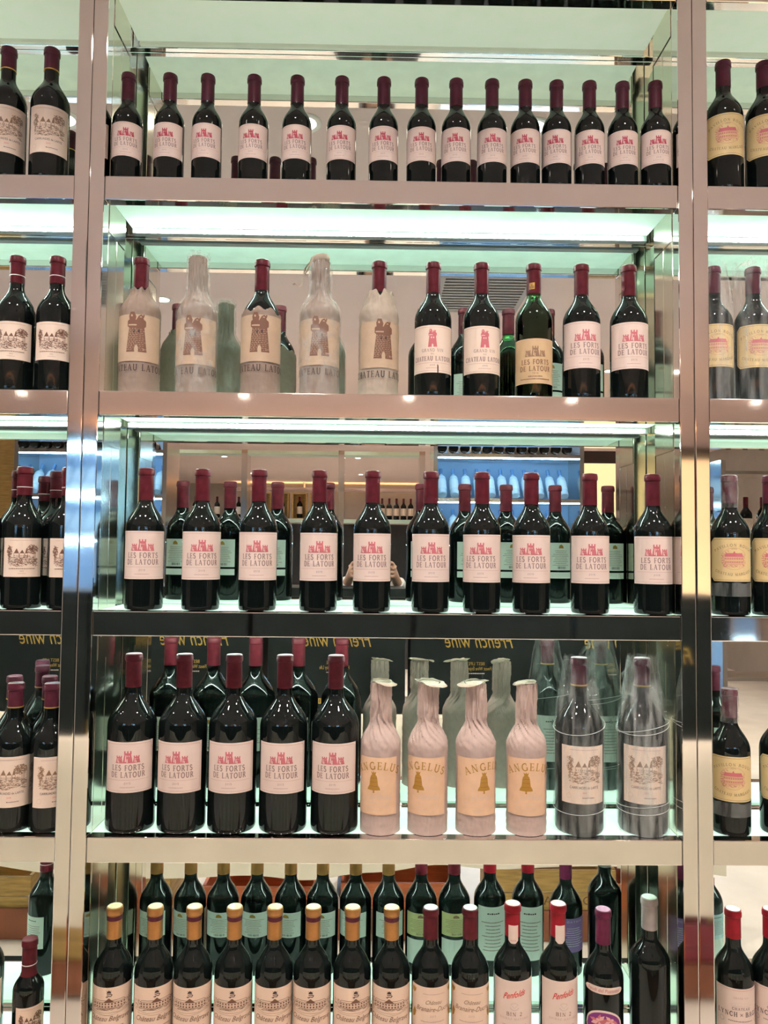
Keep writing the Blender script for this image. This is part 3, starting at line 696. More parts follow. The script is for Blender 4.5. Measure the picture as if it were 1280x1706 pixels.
# ceiling air vent
e = empty('ceiling_vent', (.62, -2.55, CZ)); tag(e, 'grey slatted air vent in the ceiling', 'air vent')
vm = mat('vent_metal', (.40, .36, .34), .5); vd = mat('vent_dark', (.05, .045, .045), .8)
boxes('frame', [(-.27, .27, -.34, -.31, -.012, 0), (-.27, .27, .31, .34, -.012, 0), (-.27, -.24, -.31, .31, -.012, 0), (.24, .27, -.31, .31, -.012, 0)], vm, e)
box('duct', -.24, .24, -.31, .31, -.002, 0, vd, e)
slat = box('slat', -.24, .24, -.012, .012, -.012, -.006, vm, e); slat.location = (0, -.29, 0)
for i in range(1, 13):
    s = slat.copy(); C.objects.link(s); s.parent = e; s.location = (0, -.29+i*.0485, 0)

# ------------------------------------------------------------------ shelving bays
led_m = mat('led_white', (1, 1, 1), .4, emit=(.84, 1.0, .92), estr=LED_E)
bar_m = mat('led_housing', (.42, .46, .46), .4, .3)
SHELF_Z = [ZF+(3-k)*ST for k in range(0, 7)]
def bay(x0, label, cat='shelving unit'):
    x1 = x0+BW; root = empty('shelving_unit', ((x0+x1)/2, .1, 0)); cx = (x0+x1)/2
    tag(root, label, cat)
    def b(name, a0, a1, b0, b1, c0, c1, m, par=root, bev=0):
        oy = .1 if par is root else .1
        return box(name, a0-cx, a1-cx, b0-oy, b1-oy, c0, c1, m, par, bev)
    topz = 3.06
    for sx, (p0, p1) in ((0, (x0-PW+.0004, x0)), (1, (x1, x1+PW-.0004))):
        b('front_post', p0, p1, 0, .034, 0, topz, chrome, bev=.0022)
        b('side_post', p0+.0005, p1-.0005, .035, .0868, 0, topz, chrome_d, bev=.0012)
        b('side_post', p0+.0005, p1-.0005, .0878, .140, 0, topz, chrome_d, bev=.0012)
    mp = b('mirror_panel', x0-PW+.005, x1+PW-.005, DM, DM+.006, .05, topz, mirror)
    b('backing_board', x0-PW+.0002, x1+PW-.0002, DM+.007, DM+.02, .02, topz, black_gap)
    for k, z in enumerate(SHELF_Z):
        b('front_rail', x0+.0006, x1-.0006, .0025, .030, z-RH, z, chrome, bev=.002)
        sh = b('shelf_panel', x0+.001, x1-.001, .031, .190, z-.034, z-.0005, frost_glow if k else frost_dim_glow)
        if k: sh.data.materials.append(frost_top_glow); sh.data.polygons[1].material_index = 1
        b('back_rail', x0-PW+.006, x1+PW-.006, .196, DM-.001, z-.046, z-.003, chrome, bev=.0015)
        for q0, q1 in ((x0-.0001, x0+.0012), (x1-.0012, x1+.0001)):
            b('side_rail', q0, q1, .036, .139, z-.105, z-.036, chrome_d)
            
        if 1 <= k:
            bar = b('led_bar', x0+.004, x1-.004, .1765, .1955, z-.049, z-.038, bar_m)
            n = 84; L = [(x0+.012+(x1-x0-.024)*i/n-cx, x0+.012+(x1-x0-.024)*(i+.5)/n-cx, .1735-.1, .1765-.1, z-.0455, z-.0405) for i in range(n)]
            boxes('led_strip', L, led_m, bar)
    b('plinth', x0, x1, .01, .19, 0, .12, chrome)
    b('top_board', x0-PW, x1+PW, .0, .2, topz, topz+.02, chrome)
    return root
bay(XL, 'polished steel shelving bay with mirrored back, the whole middle one of three')
bay(XL-BW-2*PW, 'polished steel shelving bay cut by the left edge of the picture')
bay(XL+BW+2*PW, 'polished steel shelving bay cut by the right edge of the picture')

# ------------------------------------------------------------------ bottles on the shelves
def zrow(r): return ZF+(3-r)*ST
o = ords
R1 = [(-0.5462, 11.4), (-0.4574, -2.3), (-0.3769, -0.2), (-0.2776, -1.2), (-0.1853, -2.0), (-0.0896, -5.4), (0.0004, -2.7), (0.0816, -3.3), (0.1561, -9.4), (0.2333, -5.1), (0.305, -13.4), (0.3724, -18.1), (0.4436, -12.3), (0.515, -8.7), (0.5845, -8.5)]
for i, (x, d) in enumerate(R1):
    place('forts_half', x, .030 if False else (.040 if i < 14 else .0355), zrow(1), d, 'small half-size bottle with pink castle label, %s from left on the top shelf' % o[i], 'half bottles on the top shelf')
place('carruades', -.8062, .047, zrow(1), 26, 'cream estate-label bottle on the top left shelf, at the picture edge', 'bottles on the top left shelf')
place('carruades', -.7143, .047, zrow(1), 20, 'cream estate-label bottle on the top left shelf, beside the steel post', 'bottles on the top left shelf')
place('margaux', .7375, .047, zrow(1), -12.6, 'yellow-label bottle on the top right shelf, beside the steel post', 'bottles on the top right shelf')
place('margaux', .8265, .047, zrow(1), -13.4, 'yellow-label bottle on the top right shelf, at the picture edge', 'bottles on the top right shelf')

Y = .057
R2 = [(-0.514, 7.6), (-0.3929, 1.9), (-0.2563, 4.2), (-0.1309, 3.4), (-0.0052, 13.8), (0.1111, -5.2), (0.2148, 3.5), (0.3276, -6.6), (0.4303, -1.2), (0.5326, -2.7)]
place('grand', R2[5][0], Y, zrow(2), R2[5][1], 'cream tower-label bottle with torn label edge, left of the two on the second shelf', 'tower label bottles')
place('grand', R2[6][0], Y, zrow(2), R2[6][1], 'cream tower-label bottle with intact label, right of the two on the second shelf', 'tower label bottles')
tear = label_mesh('tear', .0395, 2.2, 50, 68, mat('torn_gap', (.01, .008, .008), .4), lambda t: (0, .1*(t+1)), rot=.29, n=3, off=.0007)
for ob in C.objects:
    if ob.parent and ob.name.startswith('label') and abs(ob.parent.location.x-R2[5][0]) < 1e-4: link(tear, 'tear', ob); break
place('forts_old', R2[7][0], Y, zrow(2), R2[7][1], 'old bottle with green glass neck and yellowed castle label on the second shelf')
place('forts', R2[8][0], Y, zrow(2), R2[8][1], 'castle-label bottle second from the right post on the second shelf')
place('forts', R2[9][0], Y, zrow(2), R2[9][1], 'castle-label bottle beside the right post on the second shelf')
place('lafite', -.7782, Y, zrow(2), 14.8, 'estate-label bottle on the second left shelf, at the picture edge', 'bottles on the second left shelf')
place('lafite', -.6926, Y, zrow(2), 12.3, 'estate-label bottle on the second left shelf, beside the steel post', 'bottles on the second left shelf')

R3 = [(-0.4926, 9.5), (-0.3737, 14.4), (-0.2545, 5.0), (-0.1269, 6.7), (-0.0142, -0.8), (0.1095, -0.7), (0.2182, -11.6), (0.3232, -13.4), (0.4476, -9.2), (0.5819, -8.5)]
for i, (x, d) in enumerate(R3):
    place('forts', x, Y, zrow(3), d, 'dark bottle with pink castle label, %s from left on the eye-level middle shelf' % o[i], 'castle bottles at eye level')
for x, d, t in ((-.8362, 23.5, 'front row, cut by the picture edge'), (-.7474, 22.7, 'front row, its whole label in view'), (-.6534, 21.6, 'front row, half behind the steel post')):
    place('lafite', x, Y, zrow(3), d, 'estate-label bottle on the eye-level left shelf, '+t, 'bottles on the eye-level left shelf')
for x, t in ((-.80, 'left one'), (-.715, 'right one')):
    place('lafite', x, .145, zrow(3), 20, 'estate-label bottle in the back row of the eye-level left shelf, '+t, 'bottles on the eye-level left shelf')
mg3 = place('margaux', .7465, Y, zrow(3), -12.8, 'yellow-label bottle with plastic over its neck on the eye-level right shelf')
place('margaux', .8345, Y, zrow(3), -17, 'yellow-label bottle on the eye-level right shelf, at the picture edge')

R4M = [(-0.5117, 8.4), (-0.4055, -1.2), (-0.3011, 1.4), (-0.1946, 0.4), (-0.0872, -2.7)]
for i, (x, d) in enumerate(R4M):
    place('forts_mag', x, .065, zrow(4), d, 'large magnum with pink castle label, %s from left on the fourth shelf' % o[i], 'castle magnums on the fourth shelf')
for x, d, t in ((-.8313, 26, 'front row, outside the picture edge'), (-.7523, 13.7, 'front row, cut by the picture edge'), (-.6769, 36, 'front row, beside the steel post')):
    place('carruades', x, Y, zrow(4), d, 'cream estate-label bottle on the fourth left shelf, '+t, 'bottles on the fourth left shelf')
for x, t in ((-.795, 'left one'), (-.718, 'right one')):
    place('carruades', x, .142, zrow(4), 15, 'estate-label bottle in the back row of the fourth left shelf, '+t, 'bottles on the fourth left shelf')
mg4 = place('margaux', .7424, Y, zrow(4), -16.2, 'yellow-label bottle with plastic over its neck on the fourth right shelf')
place('margaux', .8477, Y, zrow(4), -19.1, 'yellow-label bottle on the fourth right shelf, at the picture edge')

R5 = [(-0.5358, 7.4), (-0.4525, 24.8), (-0.3721, 3.8), (-0.2892, 6.3), (-0.2062, 10.3), (-0.1273, -0.2), (-0.0459, 13.5), (0.0349, -6.8), (0.1159, 4.3), (0.1977, -2.1), (0.2857, -4.3), (0.3801, 4.1), (0.474, -14.9), (0.5705, -19.7)]
for i in range(8): place('belgrave', R5[i][0], Y, zrow(5), R5[i][1], 'copper-capped bottle with manor label, %s from left on the lowest visible shelf' % o[i], 'copper-capped bottles on the lowest shelf')
for i, t in ((8, 'left'), (9, 'right')): place('branaire', R5[i][0], Y, zrow(5), R5[i][1], 'red-capped bottle with peach label and gold corner ornaments, %s one of two' % t, 'gold ornament bottles')
for i, t in ((10, 'left'), (11, 'right')): place('penfolds', R5[i][0], Y, zrow(5), R5[i][1], 'bottle with red script label and neck sticker, %s one of two' % t, 'red script bottles')
place('feudi', R5[12][0], Y, zrow(5), R5[12][1], 'plum-capped bottle with narrow name band and purple flower label')
place('plain', R5[13][0], Y, zrow(5), R5[13][1], 'plain dark bottle with grey capsule and no front label')
place('lafite_small', -.7097, .062, zrow(5), 35, 'small red-capped estate-label bottle on the lowest left shelf, beside the steel post')
place('lafite', -.8039, .062, zrow(5), 26, 'estate-label bottle on the lowest left shelf, at the picture edge')
place('lynch', .7453, Y, zrow(5), -3.6, 'bright red-capped bottle on the lowest right shelf, beside the steel post')
place('lynch', .8242, Y, zrow(5), -13.2, 'bright red-capped bottle on the lowest right shelf, at the picture edge')

# ------------------------------------------------------------------ wrapped bottles
def sheet(name, shape, zt, m, over=.0022, nz=64, na=112, fold=.0, twist=0, seed=0, hug=None, z0=.0008, sm=60, fold0=.15, zmax=None):
    """paper or film wrapped around a bottle: zt(angle) top edge, folds growing towards the neck"""
    H, r, zs, zn, rn = SHAPES[shape]; f = bottle_radius(*SHAPES[shape]); V, F = [], []
    for i in range(nz+1):
        for k in range(na):
            a = 2*pi*k/na; top = zt(a); z = z0+(top-z0)*i/nz
            base = f(min(z, H)) if not hug else hug(z, a, f)
            g = max(0, min(1, (z-zs*.96)/(zn-zs+.01)))
            q = a+twist*g
            n1 = noise.noise(Vector((cos(q)*4+seed, sin(q)*4, z*22))); n2 = noise.noise(Vector((cos(a)*9, sin(a)*9+seed, z*90)))
            rid = abs(sin(q*6+n1*3))+.6*abs(sin(q*11+2+n1*5))
            d = over+fold*(fold0+g)*(rid+.5*n1)+.0007*n2+.0006*noise.noise(Vector((cos(a)*2.5+seed*3, sin(a)*2.5, z*160)))
            rr = base+max(.0006, d)
            V.append((rr*cos(a), rr*sin(a), z))
    for i in range(nz):
        for k in range(na): F.append((i*na+k, i*na+(k+1) % na, (i+1)*na+(k+1) % na, (i+1)*na+k))
    return mesh(name, V, F, m, smooth=sm)
def P_latour(z_off=0, rr=.0425, only_dark=False):
    P = Print(); z = z_off
    for i in range(36):
        x = -56+112*i/36; P.poly([(x, 60+z), (x+3.12, 60+z), (x+3.12, 158+z), (x, 158+z)], patch_label, -1)
    art_tower(P, 0, 79+z, 42, 84, ink_brown, patch_label)
    P.text('CHATEAU LATOUR', 2, 40+z, 13.5, ink_dark, 142, lay=1, wt=.8)
    P.tiny(24, 84+z, 22, 2, ink_line); P.tiny(0, 66+z, 60, .8, ink_line)
    return P
wrap_defs = []
def wrapped(x, deg, label, zt, pz, kind, seed, over=.0022, hug=None, fold=.002, tis=tissue):
    root = empty('wrapped_wine_bottle', (x, Y, zrow(2)), RAD(deg)); tag(root, label, 'wine bottle')
    link(cached(('g', 'std'), None), 'glass', root); link(cached(('c', 'forts'), None), 'capsule', root)
    w = link(sheet('tissue_wrap', 'std', zt, tis, over, fold=fold, seed=seed, hug=hug), 'tissue_wrap', root)
    link(P_latour(pz).wrap(.0395+over+.0014, 'print'), 'print', w)
    return root, w
ragged = lambda base, amp, s: (lambda a: base+amp*noise.noise(Vector((cos(a)*1.6+s, sin(a)*1.6, s)))+amp*.35*sin(a*9+s))
wrapped(R2[0][0], R2[0][1], 'tissue-wrapped tower-print bottle with red capsule bare, beside the left post', ragged(.224, .008, 1.3), 5, 0, 1.0,
        hug=lambda z, a, f: max(f(z), .0175))
wrapped(R2[2][0], R2[2][1], 'bottle half wrapped in tissue, dark shoulders and red capsule bare above tower print', ragged(.178, .010, 4.0), 8, 0, 2.0, fold=.0012)
r5, w5 = wrapped(R2[4][0], R2[4][1], 'tissue-wrapped tower-print bottle with loose flared paper collar below the red capsule', ragged(.228, .014, 7.7), -2, 0, 3.0,
        hug=lambda z, a, f: max(f(z), .0395-.020*max(0, (z-.165)/.065)+.006*max(0, cos(a))*max(0, (z-.18)/.05)), tis=tissue_l)
def full_top(H, seed, knob=.0):
    return ragged(H, .003, seed)
def cap_sheet(name, H, m, seed, lean=(0, 0), rad=.017, flare=.006, h=.012, par=None, disc=True):
    """crumpled paper top: flares outward as a ruffle and folds over"""
    V, F = [], []; na, nz = 48, 7
    for i in range(nz+1):
        t = i/nz
        for k in range(na):
            a = 2*pi*k/na; n = noise.noise(Vector((cos(a)*2.2+seed, sin(a)*2.2, t*2)))
            fl = max(0, cos(a-math.atan2(lean[1], lean[0] or 1e-6)))
            L = math.hypot(*lean)
            rr = rad+flare*t*(1+n*.9)+.0016*sin(a*7+seed+t)*t+L*fl*t
            V.append((rr*cos(a), rr*sin(a), H+h*(t-.5*t*t*(1+fl*(1.5 if L > .004 else .2)))+.002*n*t))
    for i in range(nz):
        for k in range(na): F.append((i*na+k, i*na+(k+1) % na, (i+1)*na+(k+1) % na, (i+1)*na+k))
    b = len(V); V.append((0, 0, H+.0035))
    for k in range(na): F.append((2*na+k, 2*na+(k+1) % na, b))
    return link(mesh(name, V, F, m, smooth=60), name, par)
# fully wrapped tower-print bottles with clear film outside
r2, w2 = wrapped(R2[1][0], R2[1][1], 'tower-print bottle sealed in tissue and clear film right up to its top', full_top(.297, 2.2), 0, 0, 4.0)
cap_sheet('tissue_top', .2965, tissue_l, 2.0, rad=.0172, flare=.001, h=.006, par=r2)
fm = link(sheet('film', 'std', ragged(.303, .005, 3.1), plastic_w, .0052, fold=.0035, seed=8, twist=.8, fold0=.06), 'film', r2)
cap_sheet('film_ruffle', .301, plastic_w, 3.3, rad=.018, flare=.005, h=.014, par=fm)
r4, w4 = wrapped(R2[3][0], R2[3][1], 'tower-print bottle in tissue and film with knotted top and trailing paper tail', full_top(.294, 5.2), 2, 0, 5.0)
kn = lathe('tissue_knot', [(.012, .290), (.019, .294), (.0205, .299), (.019, .305), (.014, .3085), (.006, .310), (0, .3105)], tissue_l, 32, 60,
           disp=lambda r, z, a: ((r*(1+.18*noise.noise(Vector((cos(a)*2, sin(a)*2, z*120)))))*cos(a)-.002, (r*(1+.15*sin(a*5)*.4))*sin(a), z+.003*cos(a)))
kno = link(kn, 'tissue_knot', r4)
def ribbon(pts, w, m, name, par, th=.0006):
    V, F = [], []
    for i, p in enumerate(pts):
        ww = w*(1-.55*i/len(pts)); tw = i*.5
        d = Vector((cos(tw)*ww/2, sin(tw)*ww/2, .25*ww)); n = Vector((-sin(tw), cos(tw), 0))*th
        p = Vector(p); V += [p-d-n, p+d-n, p+d+n, p-d+n]
    for i in range(len(pts)-1):
        b = i*4
        for k in range(4): F.append((b+k, b+(k+1) % 4, b+4+(k+1) % 4, b+4+k))
    F += [(3, 2, 1, 0), tuple(len(V)-4+k for k in range(4))]
    return link(mesh(name, V, F, m, smooth=60), name, par)
ribbon([(-.014, -.010, .298), (-.024, -.012, .288), (-.033, -.012, .276), (-.036, -.010, .262), (-.039, -.010, .250), (-.040, -.010, .238), (-.047, -.010, .236), (-.053, -.010, .243), (-.058, -.010, .240)], .007, tissue_l, 'paper_tail', r4)
ribbon([(-.016, -.012, .300), (-.022, -.016, .284), (-.029, -.018, .268), (-.037, -.016, .255)], .006, tissue_l, 'paper_tail', r4)
link(sheet('film', 'std', ragged(.290, .006, 6.1), plastic_w, .0052, fold=.0045, seed=12, twist=-.7, fold0=.06), 'film', r4)

# plastic-bagged bottles: right bay on the second shelf
def bag(par, shape, seed, H, wide, m=plastic, shoulder=None, lean=0, name='plastic_bag'):
    Hh, r, zs, zn, rn = SHAPES[shape]; zs2 = shoulder or zs+.02
    def hug(z, a, f):
        if z < zs2: return f(min(z, zs))+.0015
        t = min(1, (z-zs2)/(H-zs2)); return max(f(min(z, Hh)), (r+.0015)*(1-t)+(rn+.0035+wide)*t+lean*t*t*max(0, -cos(a)))
    b = link(sheet(name, shape, ragged(H, .006, seed), m, .0012, fold=.0024, seed=seed, twist=.3, hug=hug, fold0=.08, sm=80), name, par)
    return b
for x, d, t, s in ((.7155, -10.1, 'beside the steel post', 1.7), (.8026, -5.3, 'at the picture edge', 2.9)):
    b = place('margaux', x, Y, zrow(2), d, 'yellow-label bottle in a clear plastic bag on the second right shelf, '+t, 'bagged bottles on the second right shelf')
    bg = bag(b, 'std', s, .300 if s < 2 else .304, .004 if s < 2 else .009, lean=.012 if s > 2 else 0)
    if s > 2: ribbon([(-.012, -.012, .300), (-.025, -.012, .304), (-.034, -.012, .296), (-.040, -.010, .290)], .018, plastic, 'bag_flap', b); ribbon([(-.004, -.004, .302), (-.006, -.004, .312), (-.002, -.004, .322)], .022, plastic, 'bag_flap', b)
for b in (mg3, mg4):
    f = bottle_radius(*SHAPES['std'])
    link(sheet('neck_film', 'std', ragged(.2975, .001, 1.1), plastic_w, .0016, z0=.226, nz=20, na=64, fold=.0012, seed=3), 'neck_film', b)
    link(sheet('base_film', 'std', ragged(.068, .002, 2.1), plastic, .0010, z0=.040, nz=12, na=96, fold=.0008, seed=5), 'base_film', b)

# bagged magnums on the fourth shelf
for i, (x, d, t) in enumerate(((.4263, -1.6, 'left'), (.5607, -10.4, 'right'))):
    b = place('carruades_mag', x, .065, zrow(4), d, 'large estate-label magnum in a clear plastic bag, %s one of the pair' % t, 'bagged magnums on the fourth shelf')
    bg = bag(b, 'mag', 3.3+i, .360, .003, shoulder=.215, lean=.004)
    ribbon([(-.010, -.016, .356), (-.026, -.020, .344), (-.038, -.020, .330), (-.046, -.018, .318)] if i else [(.012, -.014, .356), (.022, -.016, .344), (.026, -.014, .330)], .030, plastic, 'bag_flap', b)
    for zc, tl in ((.216, .012), (.050 if not i else .060, .006)):
        V, F = tube([(.0533*cos(2*pi*k/40), .0533*sin(2*pi*k/40), zc+tl*sin(2*pi*k/40+.6+i)) for k in range(40)], .00045, 5, closed=True)
        link(mesh('bag_seam', V, F, mat('film_seam', (.8, .8, .76), .3)), 'bag_seam', bg)

# tissue-wrapped bell-print bottles on the fourth shelf
def P_angelus(shift):
    P = Print(); s = shift
    for i in range(30):
        x = -46-s+92*i/30; P.poly([(x, 42), (x+3.08, 42), (x+3.08, 157), (x, 157)], patch_peach, -1)
    P.text('ANGELUS', 8, 133, 15, ink_gold, 96, bend=95, lay=1, wt=.95); art_bell(P, 0, 86, 27, 43, ink_gold)
    P.text('ANGELUS', -s*.8+10, 76, 7, ink_pale, 46, bend=60); P.tiny(-s*.8, 66, 60, .8, ink_pale); P.tiny(-s*.8, 58, 66, .8, ink_pale); P.tiny(-s*.8, 50, 20, 1.2, ink_pale); P.line(arc(-s*.8+16, 108, 12, 14, 0, 300, 14), .6, ink_pale)
    return P
AN = [(.0085, -19.2, -4, 'first', (.012, -.004), .001), (.1071, -31.2, -14, 'second', (.016, -.002), .006), (.2072, 16.5, 16, 'third', (-.016, -.003), .004), (.3133, -11.3, 0, 'fourth', (-.006, 0), .002)]
for i, (x, d, s, t, lean, fl) in enumerate(AN):
    root = empty('tissue_wrapped_bottle', (x, Y, zrow(4)), RAD(d)); tag(root, 'bottle fully wrapped in pink tissue with gold bell print, %s from left' % t, 'wine bottle', 'bell print bottles')
    link(cached(('g', 'std'), None), 'glass', root)
    w = link(sheet('tissue_wrap', 'std', ragged(.302, .002, i*2.1), tissue_p, .0018, fold=.0042, seed=20+i*3, twist=1.2+.4*i, nz=90, na=140, fold0=.01, sm=40), 'tissue_wrap', root)
    link(P_angelus(s).wrap(.0395+.0032, 'print'), 'print', w)
    cap_sheet('tissue_ruffle', .3005, tissue_l, i*1.7, lean=lean, rad=.0175, flare=fl+.002, h=.013, par=root)

# ------------------------------------------------------------------ display table facing the shelves (seen in the mirrors)
cloth_m = mat('white_tablecloth', (.88, .75, .61), .8, vary=.05, vscale=6, bump=.004, bscale=9)
box_m = mat('black_carton', (.008, .010, .010), .5, 0, .25, vary=.2, vscale=8)
wood_m = mat('pine_crate_wood', (.50, .29, .09), .6, vary=.25, vscale=10, stretch=(1, 1, 9))
TY = -1.36
e = empty('display_table', (-.45, TY-.22, 0)); tag(e, 'long display table along the aisle opposite the shelves', 'table')
box('table_top', -1.65, 1.95, -.22, .20, .955, .985, wood_m, e)
box('kick_board', -1.62, 1.92, .12, .135, .001, .13, mat('red_brown_board', (.22, .06, .025), .4, vary=.2, vscale=6), e)
for sx in (-1.6, 1.9):
    for sy in (-.20, .06): box('leg', sx-.02, sx+.02, sy-.02, sy+.02, 0, .955, wood_m, e)
def skirt(x0, x1, y, zt, zb, yb):
    """tablecloth: flat top, front hem hanging in shallow folds"""
    V, F = [], []; n = 90
    prof = [(yb, zt), (y-.01, zt), (y, zt-.01), (y+.004, zt-.12), (y+.008, zt-.3), (y+.010, zb)]
    for i in range(n+1):
        x = x0+(x1-x0)*i/n
        for j, (py, pz) in enumerate(prof):
            g = max(0, j-1)/4; V.append((x, py+g*.014*sin(x*13+1.5*sin(x*3)), pz+(.03*sin(x*2.1)+.012*sin(x*7) if j == 5 else 0)))
    m = len(prof)
    for i in range(n):
        for j in range(m-1): F.append((i*m+j, (i+1)*m+j, (i+1)*m+j+1, i*m+j+1))
    return mesh('cloth', V, F, cloth_m, smooth=60)
tag(link(skirt(-2.12, 1.52, TY+.006, .992, .335, TY-.44), 'tablecloth'), 'white tablecloth hanging over the front of the display table', 'tablecloth')
bx = None
PB = Print()
PB.script('French wine', 0, 290, 62, gold, 300, .4); PB.script('BEST LIFE', 10, 214, 14, gold, 70, 0); PB.script('Finest Wine Enjoy Life', 10, 192, 16, gold, 130, 0); PB.tiny(10, 176, 70, 5, ink_pale)
PB.rect(25, 85, 42, 66, gold); 
for k in range(4): PB.rect(32+k*13, 36+k*13, 46, 62, ink_brown, 1)
pbm = PB.flat('box_print')
for i, (x, t) in enumerate(((-2.0, 'farthest left'), (-1.40, 'second from left'), (-.79, 'third from left'), (-.167, 'fourth from left'), (.455, 'fifth from left'), (1.07, 'farthest right'))):
    e = empty('gift_carton', (x, TY-.03, .9935)); tag(e, 'black wine carton with gold lettering on the display table, '+t, 'carton', 'black cartons on the display table')
    b = box('carton_body', -.300, .300, -.26, 0, 0, .545, box_m, e, .003); link(pbm, 'box_print', b, (0, 0, 0), pi)
    box('lid_line', -.3005, .3005, -.2605, .0008, .505, .508, mat('carton_seam', (.03, .035, .03), .3), b)
    boxes('corner_foil', [(-.300, -.297, 0, .002, .01, .06), (-.300, -.255, 0, .002, .006, .011)], gold, b)['kind'] = 'stuff'
# bottles lying on the cloth in front of the cartons, bases towards the shelves
white_wrap = mat('white_bottle_sleeve', (.8, .76, .72), .6, vary=.04, vscale=30)
lyb = None
# wooden crates on the floor below the cloth
def crate(x, y, w, d, h, label, seed, txt=None, m=wood_m):
    e = empty('wine_crate', (x, y, 0)); tag(e, label, 'crate', 'wooden crates under the display table')
    n = 3
    for i in range(n):
        z0, z1 = h*i/n+.002, h*(i+1)/n-.002
        box('plank', -w/2, w/2, 0, .012, z0, z1, m, e, .0015)
    for s in (-1, 1): box('end_board', s*(w/2)-(.014 if s > 0 else 0), s*(w/2)+(0 if s > 0 else .014), -d, -.001, 0.002, h, m, e)
    box('back_board', -w/2+.015, w/2-.015, -d, -d+.012, .002, h, m, e); box('base_board', -w/2+.015, w/2-.015, -d+.013, -.001, .002, .014, m, e)
    if txt:
        P = Print(); P.text(txt, 0, h*500, 34, ink_brown, w*620); o_ = link(P.flat('stamp'), 'stamp', e, (0, .0142, 0)); o_.rotation_euler = (0, 0, pi); 
    return e
red_m = mat('red_stained_crate', (.45, .10, .03), .5, vary=.2, vscale=10, stretch=(1, 1, 9))
for i, (x, w, h, t, tx, mm) in enumerate(((-1.75, .5, .26, 'pale wooden crate under the display table, farthest left', None, wood_m), (-1.15, .52, .30, 'pale wooden crate under the display table, second from left', None, wood_m), (-.5, .5, .22, 'red stained crate under the display table, left one', None, red_m),
        (.12, .52, .24, 'red stained crate under the display table, right one', None, red_m), (.80, .56, .30, 'stamped pale wooden crate under the display table, right side', 'DOMAINE', wood_m), (1.32, .4, .27, 'dark red crate under the display table, far right', None, mat('dark_red_crate', (.20, .02, .03), .5, vary=.15, vscale=8)))):
    crate(x, TY-.12, w, .3, h, t, i, tx, mm)

# ------------------------------------------------------------------ far shelving and displays (mirror reflections only)
def simple_bottle_mesh(name, m_body, m_cap, m_lab, H=.30, r=.039):
    f = bottle_radius(H, r, H*.6, H*.78, .015); prof = [(0, .004), (r*.9, 0), (r, .008), (r, H*.19), (r+.0004, H*.19), (r+.0004, H*.53), (r, H*.53), (r, H*.6)]
    prof += [(f(H*(.6+.18*i/6)), H*(.6+.18*i/6)) for i in range(1, 7)]+[(.0158, H*.781), (.0158, H*.99), (.013, H), (0, H)]
    me = lathe(name, prof, m_body, 18, 40); me.materials.append(m_cap); me.materials.append(m_lab)
    for p in me.polygons:
        z = p.center.z
        if z > H*.78: p.material_index = 1
        elif H*.19 < z < H*.53 and abs(p.normal.z) < .5 and math.hypot(p.center.x, p.center.y) > r*.95: p.material_index = 2
    return me
sb_red = simple_bottle_mesh('wine_bottle', glass, cap_red, paper_cream); sb_dark = simple_bottle_mesh('wine_bottle', glass, cap_red_d, white_wrap); 
steel_far = mat('steel_far', (.7, .66, .62), .12, 1)
blue_led = mat('blue_led', (.7, .85, 1), .4, emit=(.45, .75, 1.0), estr=BLUE_E)
ice = mat('pale_blue_glass', (.55, .75, .92), .08, spec=.6); icecap = mat('blue_capsule', (.12, .25, .5), .4)
sb_ice = simple_bottle_mesh('wine_bottle', ice, icecap, mat('ice_label', (.65, .80, .92), .5))
# blue-lit tilted-bottle cabinets
blue_back = mat('blue_back', (.30, .48, .75), .5)
def blue_cabinet(cx, side):
    e = empty('blue_lit_cabinet', (cx, -4.4, 0)); tag(e, 'blue-lit steel wine cabinet with tilted bottles, the %s one in the mirrors' % side, 'cabinet', 'blue-lit cabinets')
    for sx in (-.62, .59): box('post', sx, sx+.035, -.30, .10, 0, 2.66, steel_far, e)
    box('back_panel', -.585, .59, -.31, -.29, .3, 2.62, blue_back, e)
    for k, z in enumerate((.35, 1.05, 1.75, 2.10, 2.47)):
        sh = box('shelf', -.585, .59, -.29, .09, z, z+.03, steel_far, e); box('led_strip', -.58, .585, .06, .085, z-.008, z-.001, blue_led, sh)
    for row, (z, nb) in enumerate(((2.132, 11), (1.782, 11))):
        for i in range(nb):
            b = link(sb_ice, 'tilted_bottle', None, (cx-.53+i*.103, -4.46, z+.03)); b.rotation_euler = (RAD(38), 0, 0)
            tag(b, 'blue-lit bottle tilted on the %s shelf of the %s cabinet, %s from left' % (('upper', 'lower')[row], side, o[i]), 'wine bottle', 'tilted bottles in the blue cabinets')
    for i in range(12):
        b = link(sb_dark, 'lying_bottle', None, (cx-.55+i*.094, -4.28, 2.5415)); b.rotation_euler = (RAD(90), 0, 0)
        tag(b, 'dark bottle lying on top of the %s blue-lit cabinet, %s from left' % (side, o[i]), 'wine bottle', 'lying bottles on the blue cabinets')
blue_cabinet(1.095, 'right'); blue_cabinet(-2.34, 'left')
# wooden panel beside the left cabinet
e = empty('wood_panel', (-3.42, -4.4, 0)); tag(e, 'tall carved wooden panel beside the left blue-lit cabinet', 'panel')
for k in range(4): box('plank', -.44+k*.22, -.222+k*.22, -.03, 0, 0, 2.75, wood_m, e, .003)
